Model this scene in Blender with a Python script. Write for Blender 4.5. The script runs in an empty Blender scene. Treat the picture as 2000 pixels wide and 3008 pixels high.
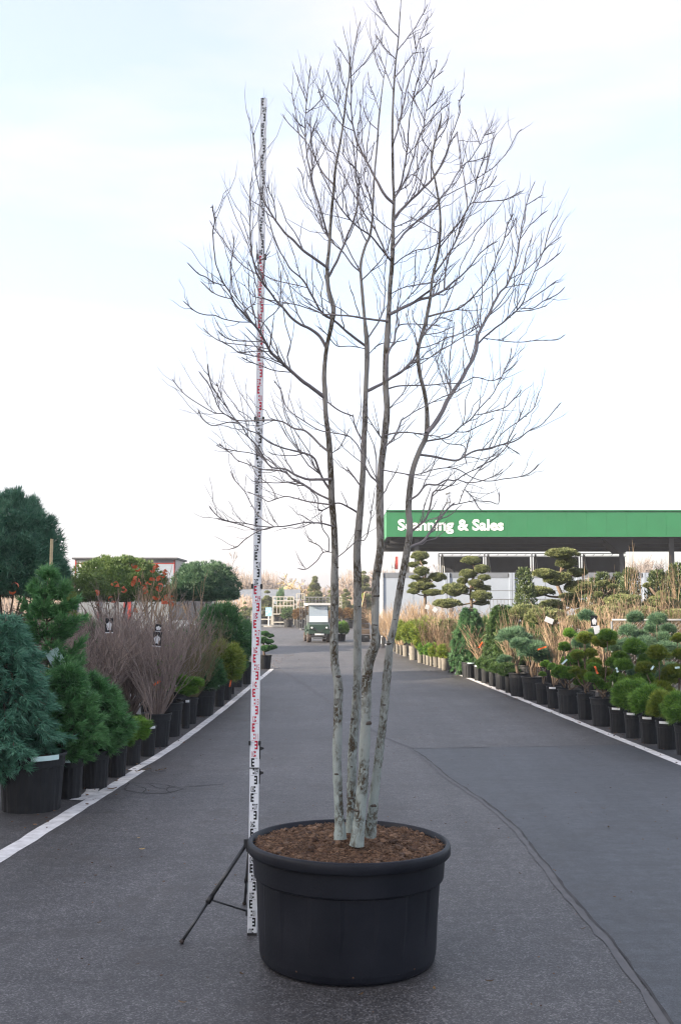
import bpy, math, random
import numpy as np
from mathutils import Vector, Matrix

scene = bpy.context.scene
C = scene.collection
RNG = np.random.default_rng(11)
random.seed(5)

# ------------------------------------------------------------------ camera, sky, sun, exposure
F, HC, HOR = 3100.0, 1.90, 1772.0              # focal length in photo pixels, eye height, horizon row
PITCH = math.atan((HOR - 1504.0) / F)
cam_d = bpy.data.cameras.new('camera')
cam_d.sensor_fit = 'VERTICAL'
cam_d.sensor_height = 24.0
cam_d.lens = 24.0 * F / 3008.0
cam_d.clip_start = 0.1
cam_d.clip_end = 3000.0
cam = bpy.data.objects.new('camera', cam_d)
cam.location = (0, 0, HC)
cam.rotation_euler = (math.pi / 2 + PITCH, 0, 0)
C.objects.link(cam)
scene.camera = cam

SUN_AZ, SUN_EL = math.radians(70), math.radians(20)     # the light travels right and away from the camera
SUN_T = Vector((math.sin(SUN_AZ) * math.cos(SUN_EL), math.cos(SUN_AZ) * math.cos(SUN_EL), -math.sin(SUN_EL)))
world = bpy.data.worlds.new('World')
scene.world = world
world.use_nodes = True
wn, wl = world.node_tree.nodes, world.node_tree.links
wn.clear()
w_out = wn.new('ShaderNodeOutputWorld')
w_bg = wn.new('ShaderNodeBackground')
w_sky = wn.new('ShaderNodeTexSky')
w_sky.sky_type = 'NISHITA'
w_sky.sun_disc = False
w_sky.sun_elevation = SUN_EL
w_sky.sun_rotation = SUN_AZ + math.pi
w_sky.air_density = 1.0
w_sky.dust_density = 3.2
w_sky.ozone_density = 2.0
w_bg.inputs['Strength'].default_value = 0.13
# thin cirrus veil: streaky noise over the whole dome
w_tc = wn.new('ShaderNodeTexCoord')
w_mp = wn.new('ShaderNodeMapping')
w_mp.inputs['Rotation'].default_value = (0.0, 0.62, 0.0)
w_mp.inputs['Scale'].default_value = (1.3, 1.0, 7.0)
w_no = wn.new('ShaderNodeTexNoise')
w_no.inputs['Scale'].default_value = 1.5
w_no.inputs['Detail'].default_value = 4
w_no.inputs['Roughness'].default_value = 0.5
w_no.inputs['Distortion'].default_value = 0.35
w_cr = wn.new('ShaderNodeValToRGB')
w_cr.color_ramp.elements[0].position = 0.40
w_cr.color_ramp.elements[0].color = (0.44, 0.44, 0.44, 1)
w_cr.color_ramp.elements[1].position = 0.62
w_cr.color_ramp.elements[1].color = (0.80, 0.80, 0.80, 1)
w_mx = wn.new('ShaderNodeMixRGB')
w_mx.inputs['Color2'].default_value = (1.95, 1.85, 1.95, 1)
wl.new(w_tc.outputs['Generated'], w_mp.inputs['Vector'])
wl.new(w_mp.outputs['Vector'], w_no.inputs['Vector'])
wl.new(w_no.outputs['Fac'], w_cr.inputs['Fac'])
wl.new(w_cr.outputs['Color'], w_mx.inputs['Fac'])
wl.new(w_sky.outputs['Color'], w_mx.inputs['Color1'])
wl.new(w_mx.outputs['Color'], w_bg.inputs['Color'])
wl.new(w_bg.outputs['Background'], w_out.inputs['Surface'])

sun_d = bpy.data.lights.new('sun', 'SUN')
sun_d.energy = 3.7
sun_d.angle = math.radians(0.6)
sun_d.color = (1.0, 0.86, 0.68)
sun = bpy.data.objects.new('sun', sun_d)
sun.rotation_euler = SUN_T.to_track_quat('-Z', 'Y').to_euler()
sun.location = (-20, -20, 30)
C.objects.link(sun)

scene.view_settings.view_transform = 'Standard'
scene.view_settings.look = 'None'
scene.view_settings.exposure = 2.12
scene.view_settings.gamma = 1.0
scene.render.engine = 'CYCLES'
scene.cycles.use_denoising = True
scene.cycles.filter_width = 1.2
scene.cycles.max_bounces = 6
scene.cycles.transparent_max_bounces = 12

# ------------------------------------------------------------------ photo pixel -> place
_FW = np.array((0, math.cos(PITCH), math.sin(PITCH)))
_UP = np.array((0, -math.sin(PITCH), math.cos(PITCH)))
def ray(px, py):
    return _FW + np.array((1.0, 0, 0)) * ((px - 1000) / F) - _UP * ((py - 1504) / F)
def P(px, py, Y):                       # point on the ray at depth Y
    d = ray(px, py)
    return np.array((0, 0, HC)) + d * (Y / d[1])
def G(px, py, z=0.0):                   # point on the ground
    d = ray(px, py)
    return np.array((0, 0, HC)) + d * ((z - HC) / d[2])
def Gy(px, Y, z=0.0):                   # ground point in a pixel column at depth Y
    return np.array(((px - 1000) / F * Y * 1.0, Y, z))

# ------------------------------------------------------------------ mesh helpers
class Acc:
    def __init__(s):
        s.V, s.Q, s.T, s.A, s.n = [], [], [], [], 0
    def add(s, V, Q=None, T=None, tint=0.5):
        V = np.asarray(V, float).reshape(-1, 3)
        if Q is not None and len(Q): s.Q.append(np.asarray(Q, int).reshape(-1, 4) + s.n)
        if T is not None and len(T): s.T.append(np.asarray(T, int).reshape(-1, 3) + s.n)
        s.V.append(V)
        s.A.append(np.broadcast_to(np.asarray(tint, float), (len(V),)) if np.ndim(tint) == 0 else np.asarray(tint, float))
        s.n += len(V)
        return s
    def box(s, c, size, rot=None, tint=0.5):
        x, y, z = np.asarray(size, float) / 2
        v = np.array([(-x,-y,-z),(x,-y,-z),(x,y,-z),(-x,y,-z),(-x,-y,z),(x,-y,z),(x,y,z),(-x,y,z)])
        if rot is not None: v = v @ np.array(rot).T
        return s.add(v + np.asarray(c, float), Q=[(0,3,2,1),(4,5,6,7),(0,1,5,4),(1,2,6,5),(2,3,7,6),(3,0,4,7)], tint=tint)
    def tube(s, pts, r, sides=8, tint=0.5, cap=True):
        pts = np.asarray(pts, float); K = len(pts)
        r = np.broadcast_to(np.asarray(r, float), (K,)) if np.ndim(r) == 0 else np.asarray(r, float)
        V, Q = tubes(pts[None], r[None], sides)
        T = []
        if cap:
            V = np.vstack([V, pts[:1], pts[-1:]])
            a, b = K * sides, K * sides + 1
            for i in range(sides):
                j = (i + 1) % sides
                T.append((a, j, i)); T.append((b, (K-1)*sides + i, (K-1)*sides + j))
        return s.add(V, Q=Q, T=T, tint=tint)
    def lathe(s, prof, seg=24, rmod=None, c=(0,0,0), tint=0.5, close=False):
        prof = np.asarray(prof, float); K = len(prof)
        a = np.arange(seg) * 2 * math.pi / seg
        R = prof[:, 0][:, None] * np.ones(seg)
        if rmod is not None: R = R + rmod(a[None, :], np.arange(K)[:, None], prof)
        V = np.stack([R * np.cos(a), R * np.sin(a), np.repeat(prof[:, 1][:, None], seg, 1)], -1).reshape(-1, 3) + np.asarray(c, float)
        i = np.arange(seg); j = (i + 1) % seg
        Q = np.concatenate([np.stack([k*seg+i, k*seg+j, (k+1)*seg+j, (k+1)*seg+i], -1) for k in range(K-1)])
        s.add(V, Q=Q, tint=tint)
        return s
    def mesh(s, name, smooth=False):
        V = np.concatenate(s.V)
        Q = np.concatenate(s.Q) if s.Q else np.zeros((0, 4), int)
        T = np.concatenate(s.T) if s.T else np.zeros((0, 3), int)
        me = bpy.data.meshes.new(name)
        me.vertices.add(len(V)); me.vertices.foreach_set('co', V.astype(np.float32).ravel())
        idx = np.concatenate([Q.ravel(), T.ravel()]).astype(np.int32)
        me.loops.add(len(idx)); me.loops.foreach_set('vertex_index', idx)
        st = np.concatenate([np.arange(len(Q)) * 4, len(Q) * 4 + np.arange(len(T)) * 3]).astype(np.int32)
        me.polygons.add(len(st)); me.polygons.foreach_set('loop_start', st)
        me.polygons.foreach_set('use_smooth', np.full(len(st), bool(smooth)))
        me.update(calc_edges=True)
        at = me.attributes.new('tint', 'FLOAT', 'POINT')
        at.data.foreach_set('value', np.concatenate(s.A).astype(np.float32))
        return me

def tubes(Pn, R, sides=3):
    """many tubes at once: Pn (N,K,3), R (N,K)"""
    Pn = np.asarray(Pn, float); R = np.asarray(R, float)
    N, K, _ = Pn.shape
    T = np.gradient(Pn, axis=1)
    T /= np.linalg.norm(T, axis=2, keepdims=True) + 1e-12
    m = np.abs(T.mean(1)); ref = np.zeros((N, 3)); ref[np.arange(N), np.argmin(m, 1)] = 1.0
    A = np.cross(T, ref[:, None, :]); A /= np.linalg.norm(A, axis=2, keepdims=True) + 1e-12
    B = np.cross(T, A)
    an = np.arange(sides) * 2 * math.pi / sides
    V = (Pn[:, :, None, :] + R[:, :, None, None] * (np.cos(an)[None, None, :, None] * A[:, :, None, :] + np.sin(an)[None, None, :, None] * B[:, :, None, :])).reshape(-1, 3)
    n, k, i = np.meshgrid(np.arange(N), np.arange(K-1), np.arange(sides), indexing='ij')
    j = (i + 1) % sides
    b = n * K * sides
    Q = np.stack([b + k*sides + i, b + k*sides + j, b + (k+1)*sides + j, b + (k+1)*sides + i], -1).reshape(-1, 4)
    return V, Q

def unit(v):
    return v / (np.linalg.norm(v, axis=-1, keepdims=True) + 1e-12)
def rnd_dirs(n, rng):
    return unit(rng.normal(size=(n, 3)))
def rotz(a):
    c, s = math.cos(a), math.sin(a)
    return np.array([(c,-s,0),(s,c,0),(0,0,1)])
def rotx(a):
    c, s = math.cos(a), math.sin(a)
    return np.array([(1,0,0),(0,c,-s),(0,s,c)])
def roty(a):
    c, s = math.cos(a), math.sin(a)
    return np.array([(c,0,s),(0,1,0),(-s,0,c)])
def spline(pts, step):
    """Catmull-Rom resample; extra columns are interpolated too"""
    p = np.asarray(pts, float)
    if len(p) == 2: p = np.vstack([p[0], (p[0] + p[1]) / 2, p[1]])
    e = np.vstack([2*p[0]-p[1], p, 2*p[-1]-p[-2]])
    out = []
    for i in range(1, len(e) - 2):
        n = max(2, int(np.linalg.norm(e[i+1][:2] - e[i][:2]) / step))
        t = np.linspace(0, 1, n, endpoint=False)[:, None]
        a, b, c, d = e[i-1], e[i], e[i+1], e[i+2]
        out.append(0.5 * ((2*b) + (-a+c)*t + (2*a-5*b+4*c-d)*t*t + (-a+3*b-3*c+d)*t**3))
    out.append(p[-1:])
    return np.vstack(out)
_nz = np.random.default_rng(3)
_NK = _nz.normal(size=(24, 3)); _NP = _nz.uniform(0, 6.28, 24)
def lump(v, freq=1.0):                  # cheap smooth 3-D noise in about [-1, 1]
    v = np.asarray(v) * freq
    return np.sin(v @ _NK.T * 1.5 + _NP).sum(-1) / 7.0

# ------------------------------------------------------------------ objects
def obj(name, me, mat, parent=None, loc=None, rot=None, scale=None):
    o = bpy.data.objects.new(name, me)
    C.objects.link(o)
    if mat is not None and me is not None and not me.materials: me.materials.append(mat)
    if parent is not None: o.parent = parent
    if loc is not None: o.location = loc
    if rot is not None: o.rotation_euler = rot
    if scale is not None: o.scale = scale
    return o
def tag(o, label, cat, group=None):
    o['label'] = label; o['category'] = cat
    if group: o['group'] = group
    return o
def thing(name, label, cat, loc=(0,0,0), rz=0.0, group=None, scale=None):
    o = bpy.data.objects.new(name, None)
    o.empty_display_size = 0.1
    C.objects.link(o)
    o.location = loc; o.rotation_euler = (0, 0, rz)
    if scale is not None: o.scale = scale
    return tag(o, label, cat, group)
def struct(name, me, mat, loc=None):
    o = obj(name, me, mat, None, loc); o['kind'] = 'structure'; return o

# ------------------------------------------------------------------ materials
def mat(name, c1, c2=None, scale=6.0, detail=4, rough=0.7, bump=0.0, bscale=None, tint=False, metal=0.0, spec=0.4, transl=0.0, jitter=0.0, coord='Object', stretch=None):
    m = bpy.data.materials.new(name); m.use_nodes = True
    n, l = m.node_tree.nodes, m.node_tree.links
    b = n['Principled BSDF']
    b.inputs['Roughness'].default_value = rough
    b.inputs['Metallic'].default_value = metal
    b.inputs['Specular IOR Level'].default_value = spec
    c1 = tuple(c1) + (1,)
    if c2 is None:
        b.inputs['Base Color'].default_value = c1; col = None
    else:
        c2 = tuple(c2) + (1,)
        mx = n.new('ShaderNodeMixRGB'); mx.inputs['Color1'].default_value = c1; mx.inputs['Color2'].default_value = c2
        tc = n.new('ShaderNodeTexCoord'); vec = tc.outputs[coord]
        if stretch:
            mp = n.new('ShaderNodeMapping'); mp.inputs['Scale'].default_value = stretch
            l.new(vec, mp.inputs['Vector']); vec = mp.outputs['Vector']
        no = n.new('ShaderNodeTexNoise'); no.inputs['Scale'].default_value = scale; no.inputs['Detail'].default_value = detail
        l.new(vec, no.inputs['Vector'])
        if tint:
            at = n.new('ShaderNodeAttribute'); at.attribute_name = 'tint'
            ad = n.new('ShaderNodeMath'); ad.operation = 'MULTIPLY_ADD'
            sb = n.new('ShaderNodeMath'); sb.operation = 'SUBTRACT'; sb.inputs[1].default_value = 0.5
            l.new(no.outputs['Fac'], sb.inputs[0])
            l.new(sb.outputs[0], ad.inputs[0]); ad.inputs[1].default_value = 0.6; l.new(at.outputs['Fac'], ad.inputs[2])
            ad.use_clamp = True
            fac = ad.outputs[0]
        else:
            cr = n.new('ShaderNodeValToRGB'); cr.color_ramp.elements[0].position = 0.32; cr.color_ramp.elements[1].position = 0.68
            l.new(no.outputs['Fac'], cr.inputs['Fac']); fac = cr.outputs['Color']
        l.new(fac, mx.inputs['Fac'])
        col = mx.outputs['Color']
        if jitter:
            oi = n.new('ShaderNodeObjectInfo')
            hs = n.new('ShaderNodeHueSaturation')
            mr = n.new('ShaderNodeMapRange'); mr.inputs['To Min'].default_value = 1 - jitter; mr.inputs['To Max'].default_value = 1 + jitter
            l.new(oi.outputs['Random'], mr.inputs['Value']); l.new(mr.outputs['Result'], hs.inputs['Value'])
            l.new(col, hs.inputs['Color']); col = hs.outputs['Color']
        l.new(col, b.inputs['Base Color'])
        if bump:
            no2 = n.new('ShaderNodeTexNoise'); no2.inputs['Scale'].default_value = bscale or scale * 3; no2.inputs['Detail'].default_value = 4
            l.new(vec, no2.inputs['Vector'])
            bp = n.new('ShaderNodeBump'); bp.inputs['Strength'].default_value = 1.0; bp.inputs['Distance'].default_value = bump
            l.new(no2.outputs['Fac'], bp.inputs['Height']); l.new(bp.outputs['Normal'], b.inputs['Normal'])
    if transl:
        tr = n.new('ShaderNodeBsdfTranslucent'); ms = n.new('ShaderNodeMixShader'); ms.inputs['Fac'].default_value = transl
        if col is not None: l.new(col, tr.inputs['Color'])
        else: tr.inputs['Color'].default_value = c1
        l.new(b.outputs['BSDF'], ms.inputs[1]); l.new(tr.outputs['BSDF'], ms.inputs[2])
        l.new(ms.outputs['Shader'], n['Material Output'].inputs['Surface'])
    return m

def asphalt_mat(name, base, light, grain, patch):
    m = bpy.data.materials.new(name); m.use_nodes = True
    n, l = m.node_tree.nodes, m.node_tree.links
    b = n['Principled BSDF']; b.inputs['Roughness'].default_value = 0.58; b.inputs['Specular IOR Level'].default_value = 0.5
    tc = n.new('ShaderNodeTexCoord')
    def noise(scale, detail=4, rough=0.6, stretch=None):
        x = n.new('ShaderNodeTexNoise'); x.inputs['Scale'].default_value = scale; x.inputs['Detail'].default_value = detail; x.inputs['Roughness'].default_value = rough
        if stretch:
            mp = n.new('ShaderNodeMapping'); mp.inputs['Scale'].default_value = stretch
            l.new(tc.outputs['Object'], mp.inputs['Vector']); l.new(mp.outputs['Vector'], x.inputs['Vector'])
        else: l.new(tc.outputs['Object'], x.inputs['Vector'])
        return x.outputs['Fac']
    def ramp(v, a, b_, ca, cb):
        r = n.new('ShaderNodeValToRGB'); r.color_ramp.elements[0].position = a; r.color_ramp.elements[1].position = b_
        r.color_ramp.elements[0].color = (ca, ca, ca, 1); r.color_ramp.elements[1].color = (cb, cb, cb, 1)
        l.new(v, r.inputs['Fac']); return r.outputs['Color']
    def mul(a, b_, fac=1.0):
        x = n.new('ShaderNodeMixRGB'); x.blend_type = 'MULTIPLY'; x.inputs['Fac'].default_value = fac
        l.new(a, x.inputs['Color1']); l.new(b_, x.inputs['Color2']); return x.outputs['Color']
    def mix(f, a, b_):
        x = n.new('ShaderNodeMixRGB'); l.new(f, x.inputs['Fac'])
        for v, k in ((a, 'Color1'), (b_, 'Color2')):
            if isinstance(v, tuple): x.inputs[k].default_value = v + (1,)
            else: l.new(v, x.inputs[k])
        return x.outputs['Color']
    vo = n.new('ShaderNodeTexVoronoi'); vo.inputs['Scale'].default_value = grain; l.new(tc.outputs['Object'], vo.inputs['Vector'])
    sep = n.new('ShaderNodeSeparateColor'); l.new(vo.outputs['Color'], sep.inputs['Color'])
    grit = ramp(sep.outputs[0], 0.55, 1.0, 0.0, 1.0)          # a share of the stones is pale
    dark = ramp(sep.outputs[1], 0.0, 0.5, 0.55, 1.0)          # others are dark
    col = mix(grit, base, light)
    col = mul(col, dark)
    col = mul(col, ramp(noise(0.55, 5, 0.62), 0.3, 0.70, 1 - patch, 1 + patch * 0.6))
    col = mul(col, ramp(noise(3.2, 6, 0.7, (0.6, 1.6, 1)), 0.3, 0.62, 0.72, 1.06))
    col = mul(col, ramp(noise(13.0, 3, 0.6), 0.34, 0.66, 0.78, 1.2))
    col = mul(col, ramp(noise(1.0, 5, 0.65, (2.6, 0.16, 1)), 0.36, 0.60, 0.80, 1.05))     # traffic wear along the road
    st = ramp(noise(1.4, 7, 0.78), 0.52, 0.66, 0.0, 0.75)      # brownish stains of soil and leaf litter
    col = mix(st, col, (base[0]*0.62, base[1]*0.55, base[2]*0.48))
    l.new(col, b.inputs['Base Color'])
    bp = n.new('ShaderNodeBump'); bp.inputs['Distance'].default_value = 0.0012; bp.inputs['Strength'].default_value = 0.6
    l.new(vo.outputs['Distance'], bp.inputs['Height']); l.new(bp.outputs['Normal'], b.inputs['Normal'])
    return m

M = {}
M['asphalt'] = asphalt_mat('asphalt', (0.054, 0.0515, 0.053), (0.175, 0.168, 0.168), 125.0, 0.28)
M['new_asphalt'] = asphalt_mat('new_asphalt', (0.048, 0.053, 0.061), (0.086, 0.091, 0.100), 170.0, 0.16)
M['seam'] = mat('seam', (0.11, 0.109, 0.112), (0.085, 0.085, 0.089), 9, 5, 0.8)
M['joint'] = mat('joint', (0.026, 0.025, 0.026), (0.055, 0.053, 0.053), 7, 5, 0.8)
M['paint'] = mat('road_paint', (0.72, 0.71, 0.7), (0.46, 0.45, 0.44), 9, 8, 0.75)
M['old_paint'] = mat('old_paint', (0.13, 0.126, 0.126), (0.085, 0.082, 0.082), 9, 8, 0.75)
M['pot'] = mat('pot_plastic', (0.011, 0.012, 0.014), (0.017, 0.018, 0.02), 5, 5, 0.5, 0.0012, 60, jitter=0.25, spec=0.25)
M['tub'] = mat('tub_plastic', (0.0048, 0.006, 0.0105), (0.014, 0.0155, 0.0215), 3, 9, 0.5, 0.0010, 70, spec=0.22)
M['sunlit_pot'] = mat('sunlit_pot', (0.17, 0.155, 0.13), (0.10, 0.092, 0.08), 5, 5, 0.7, jitter=0.3)  # pot plastic made pale beige: sunlight put into its colour
M['soil'] = mat('soil', (0.135, 0.072, 0.042), (0.055, 0.03, 0.018), 38, 6, 0.95, 0.012, 45)
M['peat'] = mat('peat_fibre', (0.26, 0.155, 0.092), (0.05, 0.028, 0.018), 3, 2, 0.9, tint=True)
M['redsoil'] = mat('red_bark_soil', (0.16, 0.068, 0.030), (0.065, 0.028, 0.014), 40, 6, 0.95, 0.012, 45)
M['needle'] = mat('pine_needles', (0.048, 0.139, 0.023), (0.214, 0.373, 0.055), 2.0, 3, 0.55, tint=True, transl=0.2, jitter=0.15)
M['yellow_needle'] = mat('yellow_green_needles', (0.069, 0.133, 0.015), (0.272, 0.31, 0.044), 2.0, 3, 0.55, tint=True, transl=0.2, jitter=0.15)
M['blue_needle'] = mat('blue_pine_needles', (0.039, 0.103, 0.059), (0.163, 0.26, 0.143), 2.0, 3, 0.55, tint=True, transl=0.2, jitter=0.12)
M['dome_needle'] = mat('dome_pine_needles', (0.065, 0.125, 0.035), (0.195, 0.27, 0.085), 2.0, 3, 0.55, tint=True, transl=0.2)
M['big_pine'] = mat('blue_green_pine', (0.037, 0.124, 0.079), (0.144, 0.29, 0.18), 2.0, 3, 0.55, tint=True, transl=0.15)
M['dark_needle'] = mat('dark_conifer', (0.029, 0.101, 0.039), (0.117, 0.244, 0.082), 2.0, 3, 0.55, tint=True, transl=0.2, jitter=0.15)
M['sequoia'] = mat('blue_green_fronds', (0.034, 0.133, 0.085), (0.179, 0.392, 0.259), 2.0, 3, 0.5, tint=True, transl=0.2)
M['sequoia_green'] = mat('green_fronds', (0.041, 0.152, 0.051), (0.18, 0.38, 0.137), 2.0, 3, 0.5, tint=True, transl=0.2)
M['yew'] = mat('yew_leaves', (0.029, 0.081, 0.022), (0.114, 0.179, 0.053), 2.0, 3, 0.5, tint=True, transl=0.15, jitter=0.15)
M['cloud'] = mat('clipped_leaves', (0.072, 0.104, 0.034), (0.281, 0.295, 0.127), 2.0, 3, 0.55, tint=True, transl=0.15, jitter=0.12)
M['leaf'] = mat('evergreen_leaves', (0.035, 0.065, 0.022), (0.120, 0.150, 0.060), 2.0, 3, 0.45, tint=True, transl=0.25, jitter=0.15)
M['orange_leaf'] = mat('autumn_leaves', (0.12, 0.062, 0.022), (0.2, 0.125, 0.04), 2.0, 3, 0.6, tint=True, transl=0.25, jitter=0.3)
M['red_leaf'] = mat('red_dry_leaf', (0.42, 0.075, 0.035), (0.50, 0.15, 0.06), 20, 3, 0.6, transl=0.3)
M['twig'] = mat('grey_brown_twigs', (0.15, 0.115, 0.102), (0.27, 0.215, 0.19), 2.0, 3, 0.8, tint=True, jitter=0.2)
M['tan_twig'] = mat('tan_twigs', (0.187, 0.128, 0.078), (0.306, 0.225, 0.149), 2.0, 3, 0.8, tint=True, jitter=0.2)
M['olive_twig'] = mat('olive_twigs', (0.13, 0.105, 0.055), (0.20, 0.165, 0.09), 2.0, 3, 0.8, tint=True, jitter=0.2)
M['stem'] = mat('brown_stem', (0.095, 0.068, 0.048), (0.17, 0.125, 0.09), 9, 5, 0.85, 0.004, 30)
M['far_twig'] = mat('winter_tree_bark', (0.17, 0.145, 0.135), (0.24, 0.21, 0.195), 0.5, 3, 0.9, tint=True, jitter=0.15)
M['willow'] = mat('willow_twigs', (0.34, 0.26, 0.14), (0.45, 0.36, 0.21), 0.5, 3, 0.9, tint=True)
M['russet'] = mat('russet_twigs', (0.2, 0.15, 0.118), (0.27, 0.21, 0.17), 0.5, 3, 0.9, tint=True, jitter=0.2)
M['far_green'] = mat('garden_pine', (0.078, 0.111, 0.046), (0.28, 0.293, 0.124), 0.8, 3, 0.6, tint=True, transl=0.2, jitter=0.1)
M['staff'] = mat('staff_white', (0.84, 0.86, 0.89), (0.78, 0.8, 0.84), 5, 3, 0.4)
M['black'] = mat('black_print', (0.012, 0.013, 0.016), None, rough=0.5)
M['red'] = mat('red_print', (0.50, 0.020, 0.055), None, rough=0.5)
M['black_plastic'] = mat('black_plastic', (0.015, 0.015, 0.017), (0.028, 0.028, 0.03), 12, 3, 0.45)
M['anod'] = mat('dark_anodised', (0.018, 0.020, 0.024), (0.034, 0.036, 0.040), 15, 4, 0.35, spec=0.6)
M['bamboo'] = mat('bamboo', (0.42, 0.33, 0.19), (0.30, 0.23, 0.13), 3, 4, 0.6, stretch=(1,1,4))
M['white_plastic'] = mat('white_card', (0.72, 0.73, 0.74), (0.64, 0.65, 0.67), 6, 3, 0.5)
M['mint'] = mat('mint_label', (0.50, 0.68, 0.66), (0.58, 0.72, 0.70), 6, 3, 0.5)
M['orange'] = mat('orange_ribbon', (0.72, 0.14, 0.03), (0.62, 0.11, 0.03), 9, 3, 0.6)
M['galv'] = mat('galvanised_steel', (0.223, 0.228, 0.232), (0.167, 0.172, 0.179), 4, 5, 0.5, metal=0.35)
M['cream_rack'] = mat('pale_rack_paint', (0.396, 0.384, 0.342), (0.324, 0.312, 0.282), 3, 4, 0.6)
M['green_panel'] = mat('green_cladding', (0.023, 0.156, 0.063), (0.02, 0.138, 0.055), 1.2, 4, 0.5)
M['soffit'] = mat('dark_soffit', (0.022, 0.023, 0.027), (0.03, 0.031, 0.035), 2, 3, 0.8)
M['steel_dark'] = mat('dark_steel', (0.075, 0.078, 0.085), (0.055, 0.057, 0.062), 3, 3, 0.55)
M['letter'] = mat('white_lettering', (0.80, 0.81, 0.81), None, rough=0.5)
M['cabin'] = mat('cabin_panel', (0.298, 0.338, 0.397), (0.271, 0.311, 0.365), 1.5, 4, 0.5)
M['cabin_trim'] = mat('cabin_trim', (0.16, 0.175, 0.20), (0.13, 0.145, 0.165), 2, 3, 0.5)
M['screen'] = mat('black_screen_cloth', (0.026, 0.028, 0.036), (0.036, 0.038, 0.046), 1.2, 5, 0.8, 0.03, 1.5)
M['wood'] = mat('weathered_board', (0.135, 0.095, 0.065), (0.080, 0.056, 0.040), 4, 6, 0.85, 0.004, 30, stretch=(1, 1, 8))
M['cart_green'] = mat('cart_green', (0.021, 0.043, 0.028), (0.017, 0.036, 0.024), 3, 3, 0.35)
M['rubber'] = mat('tyre_rubber', (0.055, 0.040, 0.034), (0.034, 0.028, 0.026), 9, 3, 0.8)
M['white_paint'] = mat('white_paint', (0.72, 0.72, 0.71), (0.62, 0.62, 0.61), 2, 4, 0.5)
M['red_paint'] = mat('red_paint', (0.364, 0.042, 0.032), (0.308, 0.035, 0.028), 2, 4, 0.5)
M['blue_print'] = mat('blue_print', (0.16, 0.36, 0.66), (0.45, 0.66, 0.82), 7, 3, 0.5)
M['pic_print'] = mat('picture_print', (0.62, 0.72, 0.78), (0.24, 0.42, 0.30), 9, 3, 0.5)
M['van_grey'] = mat('van_grey', (0.20, 0.215, 0.235), (0.17, 0.185, 0.20), 2, 3, 0.35)
M['concrete'] = mat('concrete', (0.36, 0.35, 0.33), (0.28, 0.27, 0.26), 3, 5, 0.85, 0.004, 20)
M['wall'] = mat('hall_cladding', (0.34, 0.35, 0.36), (0.30, 0.31, 0.32), 0.6, 4, 0.6)
M['hall_roof'] = mat('hall_roof', (0.16, 0.165, 0.175), (0.13, 0.135, 0.145), 0.6, 4, 0.7)
M['dead_leaf'] = mat('dead_leaf', (0.14, 0.085, 0.035), (0.07, 0.045, 0.025), 30, 3, 0.8, jitter=0.5)
M['yellow_leaf'] = mat('yellow_leaf', (0.42, 0.29, 0.10), (0.33, 0.21, 0.07), 30, 3, 0.7)
def glass_mat():
    m = bpy.data.materials.new('windscreen'); m.use_nodes = True
    n, l = m.node_tree.nodes, m.node_tree.links
    b = n['Principled BSDF']; b.inputs['Base Color'].default_value = (0.5, 0.58, 0.66, 1); b.inputs['Roughness'].default_value = 0.08
    t = n.new('ShaderNodeBsdfTransparent'); t.inputs['Color'].default_value = (0.86, 0.91, 0.96, 1)
    x = n.new('ShaderNodeMixShader'); x.inputs['Fac'].default_value = 0.38
    l.new(t.outputs['BSDF'], x.inputs[1]); l.new(b.outputs['BSDF'], x.inputs[2]); l.new(x.outputs['Shader'], n['Material Output'].inputs['Surface'])
    return m
M['glass'] = glass_mat()
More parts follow.
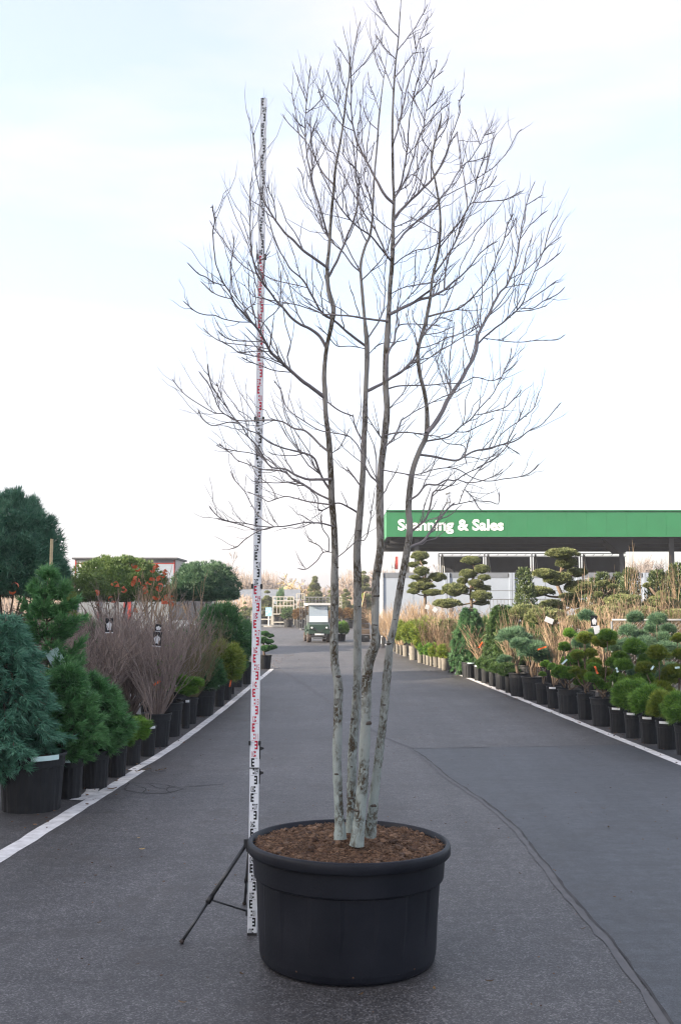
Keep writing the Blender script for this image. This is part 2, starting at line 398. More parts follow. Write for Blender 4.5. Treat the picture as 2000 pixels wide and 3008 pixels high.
def bark_mat():
    """grey-green smooth bark with brown fissured plates; greener and paler on the old wood near the ground"""
    m = bpy.data.materials.new('tree_bark'); m.use_nodes = True
    n, l = m.node_tree.nodes, m.node_tree.links
    b = n['Principled BSDF']; b.inputs['Roughness'].default_value = 0.82; b.inputs['Specular IOR Level'].default_value = 0.25
    tc = n.new('ShaderNodeTexCoord'); O = tc.outputs['Object']
    def noise(scale, detail, stretch, dist=0.0):
        mp = n.new('ShaderNodeMapping'); mp.inputs['Scale'].default_value = stretch; l.new(O, mp.inputs['Vector'])
        x = n.new('ShaderNodeTexNoise'); x.inputs['Scale'].default_value = scale; x.inputs['Detail'].default_value = detail; x.inputs['Roughness'].default_value = 0.65
        x.inputs['Distortion'].default_value = dist
        l.new(mp.outputs['Vector'], x.inputs['Vector']); return x.outputs['Fac']
    def ramp(v, p, q, a=0.0, c=1.0):
        r = n.new('ShaderNodeMapRange'); r.inputs['From Min'].default_value = p; r.inputs['From Max'].default_value = q
        r.inputs['To Min'].default_value = a; r.inputs['To Max'].default_value = c; l.new(v, r.inputs['Value']); return r.outputs['Result']
    def mix(f, a, c):
        x = n.new('ShaderNodeMixRGB'); l.new(f, x.inputs['Fac'])
        for v, k in ((a, 'Color1'), (c, 'Color2')):
            if isinstance(v, tuple): x.inputs[k].default_value = v + (1,)
            else: l.new(v, x.inputs[k])
        return x.outputs['Color']
    sep = n.new('ShaderNodeSeparateXYZ'); l.new(O, sep.inputs['Vector'])
    hz = ramp(sep.outputs['Z'], 0.8, 2.3)
    young = mix(noise(9, 4, (1, 1, 0.5)), (0.22, 0.205, 0.185), (0.35, 0.325, 0.295))
    old = mix(noise(7, 5, (1, 1, 0.6)), (0.22, 0.265, 0.245), (0.40, 0.445, 0.42))
    base = mix(hz, old, young)
    fis = ramp(noise(52, 6, (1, 1, 0.42), 1.6), 0.47, 0.53)
    reg = ramp(noise(7.5, 4, (1, 1, 0.55)), 0.42, 0.56)
    mu = n.new('ShaderNodeMath'); mu.operation = 'MULTIPLY'; l.new(fis, mu.inputs[0]); l.new(reg, mu.inputs[1])
    col = mix(mu.outputs[0], base, (0.085, 0.066, 0.042))
    dots = ramp(noise(150, 2, (1, 1, 0.8)), 0.66, 0.74)
    md = n.new('ShaderNodeMath'); md.operation = 'MULTIPLY'; md.inputs[1].default_value = 0.7; l.new(dots, md.inputs[0])
    col = mix(md.outputs[0], col, (0.085, 0.07, 0.05))
    l.new(col, b.inputs['Base Color'])
    ad = n.new('ShaderNodeMath'); ad.operation = 'MULTIPLY_ADD'; ad.inputs[1].default_value = -1.0
    l.new(mu.outputs[0], ad.inputs[0]); l.new(noise(40, 4, (1, 1, 0.7)), ad.inputs[2])
    bp = n.new('ShaderNodeBump'); bp.inputs['Distance'].default_value = 0.005; bp.inputs['Strength'].default_value = 0.9
    l.new(ad.outputs[0], bp.inputs['Height']); l.new(bp.outputs['Normal'], b.inputs['Normal'])
    return m
M['bark'] = bark_mat()
M['branch'] = mat('branch_bark', (0.178, 0.158, 0.162), (0.274, 0.243, 0.234), 6, 4, 0.75)
M['knot'] = mat('knot_scar', (0.060, 0.046, 0.036), (0.115, 0.10, 0.085), 60, 4, 0.9, 0.003, 120)

# ------------------------------------------------------------------ ground, patch, seams, markings
def sheet(name, poly, z, m, holes=None):
    me = bpy.data.meshes.new(name)
    me.from_pydata([(p[0], p[1], z) for p in poly], [], [tuple(range(len(poly)))])
    me.update()
    return struct(name, me, m)
def strip(name, pts, w, z, m, wob=0.0):
    pts = np.asarray(pts, float)[:, :2]
    t = unit(np.gradient(pts, axis=0)); nrm = np.stack([-t[:, 1], t[:, 0]], 1)
    w = np.broadcast_to(np.asarray(w, float), (len(pts),))
    j = RNG.normal(size=(len(pts), 2)) * wob
    a = pts + nrm * (w / 2 + j[:, 0])[:, None]; b = pts - nrm * (w / 2 + j[:, 1])[:, None]
    V = np.concatenate([np.c_[a, np.full(len(a), z)], np.c_[b, np.full(len(b), z)]])
    k = len(pts); i = np.arange(k - 1)
    ac = Acc().add(V, Q=np.stack([i, k + i, k + i + 1, i + 1], 1))
    return struct(name, ac.mesh(name), m)
R_ = 320
sheet('ground', [(-R_, -120), (R_, -120), (R_, R_), (-R_, R_)], 0.0, M['asphalt'])
edge_px = [(1210,2199),(1262,2238),(1312,2279),(1375,2322),(1440,2368),(1482,2402),(1523,2438),(1560,2482),(1593,2527),(1628,2574),(1663,2623),(1707,2674),(1752,2725),(1788,2763),(1823,2801),(1864,2855),(1905,2910),(1969,3008),(2080,3180)]
edge = np.array([G(*p)[:2] for p in edge_px])
def rline(Y): return 4.74 - 0.0548 * Y                      # the white line along the right-hand pots
top_r = G(1825, 2188)[:2]
poly = [tuple(p) for p in edge[::-1]] + [(top_r[0]*0.6+edge[0][0]*0.4, G(1560, 2193)[1]), tuple(top_r), (rline(13) + 3.5, 13.4), (8.5, 6), (5.0, edge[-1][1] - 0.2)]
sheet('road_patch', poly, 0.002, M['new_asphalt'])
es = spline(edge, 0.12); es = es + np.c_[lump(np.c_[es, es[:, 0]], 5) * 0.010, 0 * es[:, 0]]
strip('road_seam', es - np.array((0.026, 0.0)), 0.048 + 0.009 * lump(np.c_[es, es[:, 1]], 3.3), 0.0035, M['seam'], 0.005)
strip('road_joint', es + np.array((0.006, 0.0)), 0.014, 0.005, M['joint'], 0.005)
far_seam = spline([G(*p)[:2] for p in ((1210,2199),(1127,2164),(1080,2135),(1040,2100))], 0.3)
strip('road_seam', far_seam, 0.05, 0.0035, M['seam'], 0.008)
far_edge = spline([edge[0], poly[len(edge)], top_r], 0.3)
strip('road_joint', far_edge, 0.03, 0.005, M['seam'], 0.01)
faint = spline([G(*p)[:2] for p in ((985,2075),(900,2015),(845,1980),(790,1948))], 0.4)
strip('road_marking', faint, 0.10, 0.003, M['old_paint'], 0.012)
ln = [(rline(y), y) for y in np.linspace(9, 52, 90)]
strip('road_marking', ln, 0.13, 0.004, M['paint'], 0.003)
near_l = spline([G(*p)[:2] for p in ((-160,2610),(0,2518),(200,2394),(410,2263))], 0.2)
strip('road_marking', near_l, 0.15, 0.003, M['paint'], 0.004)
far_l = spline([G(*p)[:2] for p in ((392,2263),(499,2200),(640,2096),(735,2018),(800,1965))], 0.3)
strip('road_marking', far_l, 0.12, 0.005, M['paint'], 0.003)
strip('road_marking', spline([G(*p)[:2] for p in ((222,2352),(262,2335),(275,2308),(250,2290))], 0.1), 0.13, 0.007, M['paint'], 0.003)
# cracked square by the left line
cr = [((380,2300),(470,2304),(540,2318)),((380,2300),(372,2322),(470,2332),(540,2318)),((395,2306),(430,2318),(420,2328)),((440,2305),(470,2316),(520,2312)),((500,2310),(490,2322),(505,2330)),((540,2312),(600,2308),(660,2303))]
for c in cr: strip('road_crack', spline([G(*p)[:2] for p in c], 0.06), 0.012, 0.003, M['joint'], 0.003)

# ------------------------------------------------------------------ the hall behind and left of the camera: added out of view to shade the foreground
HALL_AZ = math.radians(50)
S_, U_ = np.array((math.sin(HALL_AZ), math.cos(HALL_AZ))), np.array((math.cos(HALL_AZ), -math.sin(HALL_AZ)))
hall_c = S_ * -55 + U_ * -31
hall = thing('shading_hall', 'large grey clad hall with roller doors, added out of view to shade the foreground', 'building', (hall_c[0], hall_c[1], 0), -HALL_AZ + math.pi)
HH = 24.3
a = Acc()
for x in np.arange(-28, 28, 1.0):
    a.box((x + 0.5, -9.98, HH / 2 - 0.1), (0.96, 0.06, HH - 0.3))
a.box((0, 0, HH / 2 - 0.1), (56, 19.9, HH - 0.2))
obj('wall', a.mesh('wall'), M['wall'], hall)
obj('roof', Acc().box((0, 0, HH - 0.1), (56.6, 20.6, 0.3)).mesh('roof'), M['hall_roof'], hall)
for x in (-15, 0, 15):
    d = Acc()
    for k in range(9): d.box((x, -10.06, 0.25 + k * 0.5), (4.2, 0.06, 0.46))
    obj('door', d.mesh('door'), M['cabin_trim'], hall)
del a

# ------------------------------------------------------------------ pots
def pot_mesh(name, seg=48, taper=0.80, ribs=12, lip=0.06, collar=0.22, rimw=0.06):
    """unit pot: rim radius 1, height 1"""
    def rmod(a, k, prof):
        low = prof[:, 1][:, None] < 1 - collar
        return np.where(low & (np.cos(ribs * a) > 0.15), -0.028, 0.0) * (prof[:, 0][:, None] > 0.3)
    t = lambda z: taper + (1 - rimw - taper) * z
    prof = [(0.01, 0.015), (t(0) - 0.03, 0.015), (t(0), 0.0), (t(0) , 0.03), (t(.3), 0.3), (t(1-collar) , 1 - collar - 0.012), (t(1-collar) + 0.03, 1 - collar), (t(1 - lip) + 0.01, 1 - lip - 0.005), (t(1 - lip) - 0.02, 0.93), (t(1) - 0.05, 0.80)]
    prof[-2:] = [(t(1) - 0.01, 1 - lip * 0.6), (t(0.8) - 0.05, 0.80)]
    return Acc().lathe(prof, seg, rmod).mesh(name)
def rim_mesh(name, lip=0.06, seg=40):
    prof = [(0.925, 1 - lip), (0.99, 1 - lip), (1.0, 1 - lip * 0.7), (1.0, 1 - lip * 0.15), (0.985, 1.0), (0.955, 1.0), (0.935, 1 - lip * 0.4), (0.915, 0.86)]
    return Acc().lathe(prof, seg).mesh(name, True)
POT = [pot_mesh('pot', ribs=n, taper=tp) for n, tp in ((12, 0.78), (16, 0.84), (10, 0.80))]
RIM = rim_mesh('rim')
def soil_mesh(seed):
    g = np.random.default_rng(seed); rr = np.linspace(0, 0.93, 8); seg = 24; V = [(0, 0, 0.93)]; Q, T = [], []
    for r in rr[1:]:
        for k in range(seg):
            an = k * 2 * math.pi / seg
            V.append((r * math.cos(an), r * math.sin(an), 0.90 + 0.035 * (1 - r) + g.normal() * 0.010))
    for k in range(seg): T.append((0, 1 + k, 1 + (k + 1) % seg))
    for i in range(6):
        for k in range(seg):
            a_, b_ = 1 + i * seg + k, 1 + i * seg + (k + 1) % seg
            Q.append((a_, a_ + seg, b_ + seg, b_))
    return Acc().add(V, Q=Q, T=T).mesh('soil', True)
SOIL = [soil_mesh(1), soil_mesh(2)]
SOILR = [soil_mesh(3)]
LAB = Acc()
for k in range(5):
    an = -math.pi / 2 - 0.42 + k * 0.17
    LAB.box((1.006 * math.cos(an), 1.006 * math.sin(an), 0.955), (0.006, 0.19, 0.085), rotz(an))
LABEL = LAB.mesh('price_label')
def add_pot(th, r, h, kind=0, sunpainted=False, label=0.0, red=False, rz=None, lab_mat='white_plastic'):
    rz = RNG.uniform(0, 6.28) if rz is None else rz
    m = M['sunlit_pot'] if sunpainted else M['pot']
    src = POT[kind]
    if sunpainted:
        if 'd%d' % kind not in LIT_POT: LIT_POT['d%d' % kind] = src.copy(); LIT_POT['d%d' % kind].materials.clear()
        src = LIT_POT['d%d' % kind]
    p = obj('pot', src, m, th, (0, 0, 0), (0, 0, rz), (r, r, h))
    rm = RIM
    if sunpainted:
        if 'r' not in LIT_POT: LIT_POT['r'] = RIM.copy(); LIT_POT['r'].materials.clear()
        rm = LIT_POT['r']
    obj('rim', rm, m, p)
    s = SOILR[0] if red else SOIL[int(RNG.integers(2))]
    obj('soil', s, M['redsoil'] if red else M['soil'], th, (0, 0, 0), (0, 0, RNG.uniform(0, 6)), (r, r, h))
    if label is not None and label != 0.0:
        lm = LABEL if lab_mat == 'white_plastic' else LABEL2
        obj('price_label', lm, M[lab_mat], p, rot=(0, 0, label - rz))
    return p
LIT_POT = {}  # pot and rim copies that take the sunlit colour
LABEL2 = LABEL.copy()

# ------------------------------------------------------------------ foliage generators (all unit-sized where they are shared)
def tufts(ac, c, d, n, L, w, spread, rng, t0=None, tj=0.12, droop=0.0):
    N = len(c)
    dd = unit(d[:, None, :] + rng.normal(size=(N, n, 3)) * spread)
    dd[..., 2] -= droop * rng.random((N, n)); dd = unit(dd)
    s = unit(np.cross(dd, rng.normal(size=(N, n, 3))))
    l = (L if np.ndim(L) == 0 else np.asarray(L)[:, None, None]) * rng.uniform(0.6, 1.1, (N, n, 1))
    b = c[:, None, :] + dd * l * 0.06
    V = np.stack([b - s * w / 2, b + s * w / 2, b + dd * l], 2).reshape(-1, 3)
    t = rng.uniform(0.15, 0.75, N) if t0 is None else t0
    tn = np.clip(t[:, None] + rng.normal(size=(N, n)) * tj, 0, 1)
    tt = np.stack([tn * 0.8, tn * 0.8, np.clip(tn * 1.15, 0, 1)], 2).reshape(-1)
    k = np.arange(N * n * 3).reshape(-1, 3)
    ac.add(V, T=k, tint=tt)
def leaves(ac, c, d, L, w, rng, t0=None):
    N = len(c); s = unit(np.cross(d, rng.normal(size=(N, 3)))); m_ = c + d * L * 0.5
    nn = np.cross(d, s) * L * 0.10
    V = np.stack([c, m_ - s * w / 2 + nn, c + d * L, m_ + s * w / 2 + nn], 1).reshape(-1, 3)
    t = rng.uniform(0, 1, N) if t0 is None else t0
    ac.add(V, Q=np.arange(N * 4).reshape(-1, 4), tint=np.repeat(t, 4))
def ico(sub=2):
    import bmesh
    bm = bmesh.new(); bmesh.ops.create_icosphere(bm, subdivisions=sub, radius=1.0)
    V = np.array([v.co[:] for v in bm.verts]); T = np.array([[v.index for v in f.verts] for f in bm.faces]); bm.free()
    return V, T
IV, IT = ico(2)
IV3, IT3 = ico(3)
IV1, ICO1 = ico(1)
def core(ac, sc, c=(0, 0, 0), k=0.78, fr=2.5, amp=0.1, tint=0.12):  # dark tint puts the shade inside the crown into the core's colour
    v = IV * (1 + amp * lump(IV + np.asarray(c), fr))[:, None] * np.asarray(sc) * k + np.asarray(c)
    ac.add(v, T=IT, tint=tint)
def clump_dirs(n, nc, zmin, g, sig=None):
    """directions gathered in shoot clumps: direction, clump id, 0..1 distance from the clump's middle"""
    cd = rnd_dirs(int(nc * 2.2) + 4, g); cd = cd[cd[:, 2] > zmin][:nc]; nc = len(cd)
    k = g.integers(0, nc, n); sig = sig or 1.45 / math.sqrt(nc)
    of = g.normal(size=(n, 3)) * sig * 0.75
    q = np.clip(np.linalg.norm(of, axis=1) / (sig * 2.0), 0, 1)
    return unit(cd[k] + of), k, q, cd
def needle_ball(seed, n=420, nn=7, L=0.30, w=0.040, zmin=-0.75, nc=48, amp=0.20, up=0.5, spread=0.42, flat=1.0, cor=0.58, lop=0.10):
    g = np.random.default_rng(seed); ac = Acc()
    d, k, q, cd = clump_dirs(n, nc, zmin, g)
    jr = 1 + g.normal(size=len(cd)) * 0.06
    r = (1 - L * 0.5) * jr[k] * (1 + lop * lump(d + seed * 1.7, 1.6)) * (1 - amp * q ** 1.6)
    c = d * r[:, None] * np.array((1, 1, flat))
    nd = unit(d * 0.45 + cd[k] * 0.8 * np.array((1, 1, 1 / max(flat, .4))) + np.array((0, 0, up)))
    t0 = np.clip(g.uniform(0.18, 0.72, len(cd))[k] + g.normal(size=n) * 0.12, 0, 1)
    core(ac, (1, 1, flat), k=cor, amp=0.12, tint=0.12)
    tufts(ac, c, nd, nn, L, w, spread, g, t0)
    n2 = n // 2; d2 = rnd_dirs(n2 * 2, g); d2 = d2[d2[:, 2] > zmin][:n2]
    tufts(ac, d2 * np.array((1, 1, flat)) * (cor + 0.06), unit(d2 + np.array((0, 0, up * 0.6))), nn, L * 0.9, w, 0.7, g)
    return ac.mesh('foliage')
PINE_BALL = [needle_ball(s, n=620, nn=8, L=0.32, w=0.034, nc=52, amp=0.26) for s in (1, 2, 3)]
POM = [needle_ball(s, n=340, nn=8, L=0.42, w=0.050, nc=30, amp=0.20, zmin=-0.30, flat=0.85, spread=0.36) for s in (4, 5, 6)]
POM_B = [needle_ball(s, n=240, nn=9, L=0.62, w=0.050, nc=22, amp=0.25, zmin=-0.5, flat=0.85, spread=0.42) for s in (7, 8)]
PAD = [needle_ball(s, n=900, nn=5, L=0.15, w=0.050, nc=80, amp=0.16, zmin=-0.3, flat=0.5, spread=0.7, up=0.8, cor=0.76) for s in (9, 10, 11)]
PAD_G = [needle_ball(s, n=520, nn=7, L=0.26, w=0.040, nc=46, amp=0.24, zmin=-0.4, flat=0.42, spread=0.6, up=0.7) for s in (12, 13)]
PAD_B = [needle_ball(s, n=420, nn=9, L=0.36, w=0.034, nc=36, amp=0.28, zmin=-0.45, flat=0.5, spread=0.45, up=0.7) for s in (14, 15)]
PAD_F = [needle_ball(s, n=260, nn=6, L=0.36, w=0.080, nc=30, amp=0.28, zmin=-0.4, flat=0.34, spread=0.7, up=0.5, cor=0.6) for s in (16, 17)]
YEW = [needle_ball(s, n=700, nn=8, L=0.30, w=0.036, nc=60, amp=0.34, lop=0.2, zmin=-0.6, flat=0.8, spread=0.5, up=0.3) for s in (18, 19)]
BUSH = [needle_ball(s, n=700, nn=6, L=0.16, w=0.060, nc=60, amp=0.2, zmin=-0.7, flat=0.95, spread=0.9, up=0.2) for s in (20, 21)]

def twigs(seed, H=1.0, nst=46, spread=0.42, sub=8, sub2=2, r0=0.0075, base=0.05, up=0.55, wig=0.03, subang=0.45, sublen=0.24):
    g = np.random.default_rng(seed); ac = Acc(); K = 6
    az = g.uniform(0, 2 * math.pi, nst); tilt = spread * np.sqrt(g.random(nst)); ln = H * g.uniform(0.62, 1.0, nst)
    d0 = np.stack([np.sin(tilt * 1.25) * np.cos(az), np.sin(tilt * 1.25) * np.sin(az), np.cos(tilt * 1.25)], 1)
    t = np.linspace(0, 1, K)
    p = np.stack([np.cos(az), np.sin(az), 0 * az], 1)[:, None] * base * g.random((nst, 1, 1)) + d0[:, None] * (ln[:, None] * t)[..., None]
    p[..., :2] -= (d0[:, None, :2] * (ln[:, None] * (t ** 2))[..., None]) * 0.18 * up
    p += g.normal(size=(nst, K, 3)) * wig * H * t[None, :, None] * np.array((1, 1, 0.3))
    V, Q = tubes(p, r0 * g.uniform(0.7, 1.15, (nst, 1)) * (1 - 0.8 * t)[None], 3)
    ac.add(V, Q=Q, tint=np.repeat(g.uniform(0, 0.8, nst), K * 3))
    def children(par, n, length, rad, ang, K2):
        N, K_, _ = par.shape
        i = np.repeat(np.arange(N), n); tt = g.uniform(0.28, 0.97, N * n) * (K_ - 1)
        k = np.minimum(tt.astype(int), K_ - 2); f = (tt - k)[:, None]
        o = par[i, k] * (1 - f) + par[i, k + 1] * f
        tg = unit(par[i, k + 1] - par[i, k]); side = unit(np.cross(tg, g.normal(size=(N * n, 3))))
        a_ = ang * g.uniform(0.6, 1.5, (N * n, 1)); dd = unit(tg * np.cos(a_) + side * np.sin(a_) + np.array((0, 0, 0.12)))
        L_ = length * g.uniform(0.4, 1.2, N * n)
        s = np.linspace(0, 1, K2)
        q = o[:, None] + dd[:, None] * (L_[:, None] * s)[..., None]
        q[..., 2] += (L_[:, None] * s ** 2) * 0.16
        q += g.normal(size=q.shape) * length * 0.035 * s[None, :, None]
        V, Q = tubes(q, rad * (1 - 0.75 * s)[None] * np.ones((N * n, 1)), 3)
        ac.add(V, Q=Q, tint=np.repeat(g.uniform(0.1, 1, N * n), K2 * 3))
        return q
    if sub:
        q = children(p, sub, sublen * H, r0 * 0.45, subang, 4)
        if sub2: children(q, sub2, sublen * 0.5 * H, r0 * 0.30, subang * 1.1, 3)
    return ac.mesh('twigs')
TWIG = [twigs(s, nst=46, spread=0.50, sub=9, sub2=2, r0=0.0075) for s in (31, 32, 33)]
TAN = [twigs(s, nst=22, spread=0.42, sub=6, sub2=1, r0=0.0105) for s in (34, 35, 36)]
TAN_ERECT = [twigs(s, nst=6, spread=0.12, sub=5, sub2=1, r0=0.0075, subang=0.3, sublen=0.18) for s in (37, 38)]
OLIVE = [twigs(s, nst=60, spread=0.55, sub=8, sub2=2, r0=0.0058, wig=0.04) for s in (39,)]

def curved_stem(th, pts, r, m='stem', sides=7, name='trunk'):
    p = spline(pts, 0.08)
    rr = np.interp(np.linspace(0, 1, len(p)), np.linspace(0, 1, len(r)), r)
    rr = rr * (1 + 0.10 * lump(p, 14))
    return obj(name, Acc().tube(p, rr, sides).mesh(name, True), M[m], th)

def fronds(seed, H, R, nl=64, spr=22, fr=12, L=0.085, w=0.007, profile=None, z0=0.05, tiltup=0.25, droop=0.35, tips=0.25, whorl=0):
    """feathery conifer: limbs with sprays of thin fronds; returns foliage and wood accumulators"""
    g = np.random.default_rng(seed); fo, wd = Acc(), Acc(); K = 8
    h = z0 + (1 - z0) * np.linspace(0.0, 0.97, nl) ** 1.0
    if whorl: h = np.round(h * whorl) / whorl + g.normal(size=nl) * 0.012
    prof = profile(h) if profile else (1 - h) ** 0.8
    az = np.arange(nl) * 2.39996 + g.normal(size=nl) * 0.25
    ln = R * prof * g.uniform(0.75, 1.12, nl)
    s = np.linspace(0, 1, K)
    out = np.stack([np.cos(az), np.sin(az), 0 * az], 1)
    p = np.zeros((nl, K, 3)); p[..., 2] = (h * H)[:, None]
    p += out[:, None] * (ln[:, None] * s)[..., None]
    p[..., 2] += ln[:, None] * (tiltup * s - droop * s ** 2 + tips * s ** 4)
    p += g.normal(size=p.shape) * 0.02 * R * s[None, :, None]
    V, Q = tubes(p, (0.006 + 0.010 * (1 - h))[:, None] * (1 - 0.85 * s)[None], 4); wd.add(V, Q=Q)
    i = np.repeat(np.arange(nl), spr); tt = (0.18 + 0.82 * g.random(nl * spr) ** 0.8) * (K - 1.001)
    k = np.minimum(tt.astype(int), K - 2); f = (tt - k)[:, None]
    o = p[i, k] * (1 - f) + p[i, k + 1] * f
    tg = unit(p[i, k + 1] - p[i, k]); side = unit(np.cross(tg, np.array((0, 0, 1.0)))) * np.where(g.random(nl * spr) < 0.5, -1, 1)[:, None]
    sl = (0.24 * ln[i] * (1.15 - tt / K) + 0.05)[:, None]
    dd = unit(tg * 0.8 + side * 0.75 + g.normal(size=o.shape) * 0.22 + np.array((0, 0, 0.10)))
    m_ = 5
    u = np.linspace(0.15, 1, m_)
    q = o[:, None] + dd[:, None] * (sl * u)[..., None]
    q[..., 2] += -0.10 * sl * u ** 2 + g.normal(size=q.shape[:2]) * 0.01
    c = q.reshape(-1, 3); d2 = np.repeat(unit(dd + tg * 0.4), m_, 0)
    t0 = np.repeat(np.clip(0.28 + 0.30 * (tt / K) + g.normal(size=nl * spr) * 0.15, 0, 1), m_)
    tufts(fo, c, d2, max(2, fr // 2), L, w, 0.33, g, t0, droop=0.1)
    return fo, wd

# ------------------------------------------------------------------ the potted multi-stem tree
ST_D = 5.68
pc = G(1022, 2905); TUB = np.array((pc[0] + 0.0, pc[1] + 0.47, 0.0))
tree = thing('potted_tree', 'tall bare multi-stemmed tree with four grey-green trunks in a huge black tub', 'tree', tuple(TUB))
TR, TH = 0.545, 0.63
def tub():
    seg = 144
    def rmod(a_, k, prof):
        z = prof[:, 1][:, None]
        low = (z < 0.432) & (z > 0.10)
        return np.where(low & (np.cos(9 * a_ + 0.6) > 0.1), -0.007, 0.0) * np.clip((z - 0.11) / 0.14, 0, 1)
    prof = [(0.02, 0.01), (0.440, 0.004), (0.458, 0.008), (0.468, 0.022), (0.474, 0.05), (0.477, 0.095), (0.479, 0.13), (0.490, 0.28), (0.499, 0.430), (0.510, 0.438), (0.513, 0.445), (0.520, 0.565), (0.522, 0.575), (0.505, 0.60), (0.495, 0.50)]
    t = obj('tub', Acc().lathe(prof, seg, rmod).mesh('tub'), M['tub'], tree)
    pr = [(0.521, 0.562), (0.543, 0.560), (0.549, 0.568), (0.549, 0.606), (0.544, 0.618), (0.532, 0.622), (0.523, 0.616), (0.516, 0.56)]
    obj('rim', Acc().lathe(pr, 96).mesh('rim', True), M['tub'], t)
    for an in (-2.15, -1.52, -0.78, -2.75):
        h_ = Acc(); c = np.array((0.466 * math.cos(an), 0.466 * math.sin(an), 0.055))
        v = IV * np.array((0.010, 0.010, 0.010)) + c
        h_.add(v, T=IT); obj('drain_hole', h_.mesh('drain_hole'), M['soil'], t)
    g = np.random.default_rng(5)
    n = 74; xs = np.linspace(-1, 1, n); X, Y = np.meshgrid(xs, xs); r = np.sqrt(X**2 + Y**2)
    mask = r <= 1.0
    k = 0.517
    Z = 0.592 + 0.028 * (1 - r**2) + 0.010 * lump(np.stack([X, Y, 0 * X], -1), 9) + 0.006 * lump(np.stack([X, Y, 0 * X], -1), 24) + g.normal(size=X.shape) * 0.0025
    idx = -np.ones((n, n), int); idx[mask] = np.arange(mask.sum())
    V = np.stack([X[mask] * k, Y[mask] * k, Z[mask]], 1)
    q = [(idx[i, j], idx[i, j+1], idx[i+1, j+1], idx[i+1, j]) for i in range(n-1) for j in range(n-1) if min(idx[i, j], idx[i, j+1], idx[i+1, j+1], idx[i+1, j]) >= 0]
    s = obj('soil', Acc().add(V, Q=q).mesh('soil', True), M['soil'], tree)
    # loose peat fibres and clods
    fb = Acc(); N = 5200
    rr = np.sqrt(g.random(N)) * 0.985; an = g.uniform(0, 6.28, N)
    x, y = rr * np.cos(an), rr * np.sin(an)
    z = 0.592 + 0.028 * (1 - rr**2) + 0.010 * lump(np.stack([x, y, 0 * x], -1), 9) + 0.006 * lump(np.stack([x, y, 0 * x], -1), 24) + 0.003
    c = np.stack([x * k, y * k, z], 1)
    d = unit(np.c_[g.normal(size=(N, 2)), g.normal(size=N) * 0.35])
    L = g.uniform(0.012, 0.040, N)
    pp = c[:, None] + d[:, None] * (L[:, None] * np.array((-0.5, 0, 0.5)))[..., None]; pp[:, 1, 2] += g.uniform(0, 0.006, N)
    V, Q = tubes(pp, g.uniform(0.0011, 0.0028, (N, 1)) * np.array((0.6, 1, 0.5)), 3)
    fb.add(V, Q=Q, tint=np.repeat(np.clip(g.beta(1.4, 1.4, N), 0, 1), 9))
    for _ in range(170):
        r_, a_ = math.sqrt(g.random()) * 0.97, g.uniform(0, 6.28); s_ = g.uniform(0.006, 0.022)
        x, y = r_ * math.cos(a_), r_ * math.sin(a_)
        v = IV * (1 + 0.35 * lump(IV + g.normal(size=3) * 4, 3))[:, None] * s_ * np.array((1, 1, 0.7)) + np.array((x * k, y * k, 0.597 + 0.028 * (1 - r_**2)))
        fb.add(v, T=IT, tint=g.uniform(0.3, 1))
    f = obj('peat_fibres', fb.mesh('peat_fibres'), M['peat'], tree); f['kind'] = 'stuff'
tub()
tree.rotation_euler = (0, math.radians(0.9), 0)

